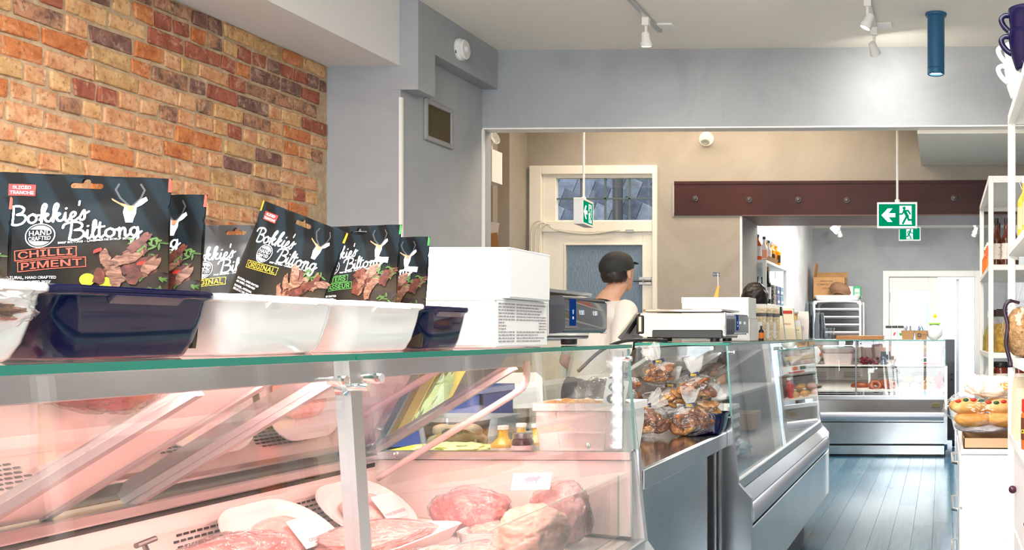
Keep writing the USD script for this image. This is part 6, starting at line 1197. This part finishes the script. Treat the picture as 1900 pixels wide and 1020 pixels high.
card('white price card with a beef print standing in the tray near the post', (-1.24, 2.10, .80), (-48, 0, 15), .10, .065, 1)
card('white price card standing behind the beef steaks', (-1.30, 1.72, .79), (-25, 0, 0), .10, .07, 2)
card('white price card standing by the minced meat', (-1.36, 1.32, .80), (-25, 0, 0), .10, .07, 3)
single('crumb_label', cbox(-.04, -.002, 0, .04, .002, .045, .0005), mat('label_maroon', srgb(120, 40, 44), .5), 'dark red label standing at the back of the meat case', 'label', loc=(-1.55, 2.72, .80), rot=(-10, 0, 0))

# ---------------------------------------------------------------- food in the far case
FS, FD2 = .9855, .70
def tub_(name, label, cat_, x, y, z, w, d, h, m, lid=None, lidh=.03):
    t = thing(name, label, cat_, (x, y, z)); part(t, 'tub', loft([rr_ring(w * .86, d * .86, .02, 0), rr_ring(w, d, .025, h), rr_ring(w * 1.03, d * 1.03, .025, h + .001), rr_ring(w * .97, d * .97, .022, h + .001), rr_ring(w * .84, d * .84, .018, .006)]), m, smooth=40)
    if lid: part(t, 'lid', loft([rr_ring(w * 1.05, d * 1.05, .025, h + .002), rr_ring(w * 1.05, d * 1.05, .025, h + lidh), rr_ring(w * .9, d * .9, .02, h + lidh + .012)]), lid, smooth=30)
    return t
PINKPL = mat('pale_pink_plastic', srgb(240, 214, 206), .3)
tub_('lidded_tub', 'pale pink lidded tub on the upper shelf of the far case, lower of two', 'tub', -1.155, 11.68, FS, .34, .24, .125, PINKPL); tub_('lidded_tub', 'pale pink tub stacked on another in the far case', 'tub', -1.155, 11.68, FS + .128, .34, .24, .045, PINKPL, FIXW, .02)
t = thing('wrapped_bundle', 'white wrapped bundle at the left end of the far case shelf', 'bundle', (-1.42, 11.62, FS)); part(t, 'bundle', lump(1, (.075, .07, .11), (0, 0, .10), .12, 2, 3, 3), FIXW, smooth=60); part(t, 'tie', ico(.018, 1, (1, 1, 1), (.075, -.03, .11)), OJR)
t = thing('berry_box', 'clear box of dark red berries in the far case', 'box', (-.81, 11.62, FS)); part(t, 'box', cbox(-.115, -.08, 0, .115, .08, .20, .004), PLASTIC); bs_ = []
for k in range(60): bs_.append(ico(.016, 1, (1, 1, .9), (R.uniform(-.095, .095), R.uniform(-.06, .06), R.uniform(.015, .075))))
part(t, 'berries', bs_, mat('berry_red', srgb(150, 24, 50), .3), kind='stuff'); part(t, 'lid', cbox(-.115, -.08, .201, .115, .08, .25, .004), mat('lid_mauve', srgb(176, 130, 150), .4))
t = thing('blue_basket', 'small grey-blue basket beside the berries in the far case', 'basket', (-.63, 11.64, FS)); part(t, 'basket', [box(-.05, -.06 + .03 * k, .0, .05, -.056 + .03 * k, .14) for k in range(5)] + [box(-.052, -.062, z, .052, .066, z + .008) for z in (0, .05, .10, .135)], mat('slate_plastic', srgb(90, 100, 116), .5), kind=None)
tub_('small_bowl', 'small pink bowl on the upper shelf of the far case', 'bowl', -.52, 11.56, FS, .17, .14, .055, PINKPL)
t = thing('serving_board', 'wooden board with handles on the stand in the far case', 'board', (-.28, 11.60, FS + .14)); part(t, 'board', cbox(-.27, -.10, 0, .27, .10, .05, .01), mat('pale_wood', srgb(226, 196, 156), .6, var=.2, vscale=10)); part(t, 'wire_handle', tube([(-.27, -.08, .03), (-.27, -.08, .11), (.27, -.08, .11), (.27, -.08, .03)], .005, 6), SILV); part(t, 'stand', [box(-.25, -.08, -.139, -.235, .08, 0), box(.235, -.08, -.139, .25, .08, 0)], SILV)
t = thing('printed_carton', 'white printed carton with red stripe under the board in the far case', 'carton', (-.20, 11.48, FS)); part(t, 'carton', cbox(-.22, -.04, 0, .22, .04, .085, .003), PAPER); part(t, 'red_stripe', box(-.02, -.0412, .006, .16, -.039, .024), RED); part(t, 'green_panel', box(-.04, -.0412, .035, .03, -.039, .075), mat('dark_green', srgb(50, 80, 62), .5)); part(t, 'orange_panel', box(.05, -.0412, .035, .12, -.039, .075), OJR)
part(t, 'lettering', facing(text('smoked', .03, .0006), (-.13, -.0412, .05)), mats['print_grey'])
t = thing('wooden_tray', 'orange-brown wooden tray holding bagels in the far case', 'tray', (-.78, 11.52, FD2 + .002)); part(t, 'tray', cbox(-.24, -.10, 0, .28, .10, .018, .004), mat('tray_orange', srgb(206, 120, 80), .5))
BAGEL = two_tone('bagel', [(.3, srgb(110, 44, 20)), (.6, srgb(170, 80, 36)), (.8, srgb(214, 130, 70))], 14, .35, 4, .1)
for k, (x, y) in enumerate(((-.90, 11.50), (-.74, 11.48), (-.60, 11.48), (-.66, 11.57))):
    a = np.linspace(0, 2 * math.pi, 25)[:-1]; rr = .05; t = thing('bagel' if k else 'croissant', ['brown croissant on the wooden tray, left of the bagels', 'brown bagel on the wooden tray, left of two', 'brown bagel on the wooden tray, right of two', 'brown bagel behind the front two on the tray'][k], 'pastry', (x, y, FD2 + .0205), (55 if k else 0, 0, 15 * k))
    if k: part(t, 'ring', moved(tube([(rr * math.cos(q), rr * math.sin(q), 0) for q in a], .030, 10, True), (0, 0, .062)), BAGEL, smooth=True)
    else: part(t, 'crust', tube([(.11 * math.sin(q), .05 * (1 - math.cos(q)) , .035) for q in np.linspace(-1.1, 1.1, 14)], [.014 + .026 * math.sin(math.pi * i / 13) + .004 * (i % 2) for i in range(14)], 12), BAGEL, smooth=True)
for k in range(8):
    t = thing('bread_roll', f'pale bread roll heaped in the far case, {["front row first", "front row second", "front row third", "front row fourth", "upper row first", "upper row second", "upper row third", "upper row fourth"][k]} from the left', 'bread roll', (-.42 + .12 * (k % 4) + .04 * (k // 4), 11.52 + .06 * (k // 4), FD2 + .003 + .075 * (k // 4))); part(t, 'crust', lump(1, (.06, .06, .045), (0, 0, .045), .08, 2, k, 3), CHICK if k % 2 else BREAD, smooth=60); part(t, 'film', lump(1, (.063, .063, .048), (0, 0, .047), .1, 3, k, 2), PLASTIC)
for k in range(2): bottle('milk_bottle', ['small bottle of amber drink in the far case, left of two', 'small bottle of amber drink in the far case, right of two'][k], (-.20 + .105 * k, 11.40, FD2), .115, .035, mat('amber_drink', srgb(206, 150, 100), .2) if k == 0 else mats['amber_drink'], FIXW, .4)
for k in range(3): bottle('red_bottle', f'red drink bottle at the right end of the far case, {["nearest", "middle", "rearmost"][k]} of three', (-.045 + .025 * (k % 2), 11.40 + .08 * k, FD2 + .002), .24, .030, mat('red_drink', srgb(200, 40, 50), .1) if k == 0 else mats['red_drink'], FIXW, .4, lab=None)
t = thing('dark_dish', 'dark round dish at the left of the far case deck', 'dish', (-1.42, 11.48, FD2)); part(t, 'dish', lathe([(0, 0), (.07, 0), (.10, .05), (.105, .055), (.095, .055), (.065, .01), (0, .01)], 24), mat('dish_plum', srgb(60, 30, 36), .3), smooth=40); part(t, 'filling', lump(1, (.085, .085, .02), (0, 0, .045), .2, 4, 2, 2), BEEF, smooth=60)
t = thing('ticket_holder', 'white ticket holder with ribbon in the far case', 'ticket', (-.795, 11.44, FD2)); part(t, 'stem', box(-.012, -.003, 0, .012, .003, .22), FIXW); part(t, 'ticket', box(-.015, -.006, .20, .05, -.003, .25), PAPER)
# ---------------------------------------------------------------- in the middle case
st = thing('tray_stack', 'stack of dark and white striped trays at the near end of the middle case', 'tray stack', (-1.03, 4.62, .725 + .03))
for k in range(6): part(st, 'tray', loft([rr_ring(.20, .26, .02, .042 * k), rr_ring(.23, .29, .02, .042 * k + .024)]), mat('tray_plum', srgb(70, 50, 66), .4) if k == 0 else mats['tray_plum']); part(st, 'liner', loft([rr_ring(.225, .285, .02, .042 * k + .0245), rr_ring(.22, .28, .02, .042 * k + .041)]), FIXW)
t = thing('film_bundle', 'crumpled clear plastic bundle low in the middle case', 'plastic bundle', (-1.02, 5.0, .735)); part(t, 'film', lump(1, (.10, .16, .04), (0, 0, .045), .3, 3, 5, 4, 4), mat('blue_film', srgb(190, 214, 226), .2), smooth=60)
for k in range(2): carton('carton', ['brown carton in the middle case behind the striped trays', 'brown carton at the far end of the middle case'][k], -1.25, 4.95 + 1.1 * k, .765, -1.10, 5.25 + 1.1 * k, .86, None, KRAFT)
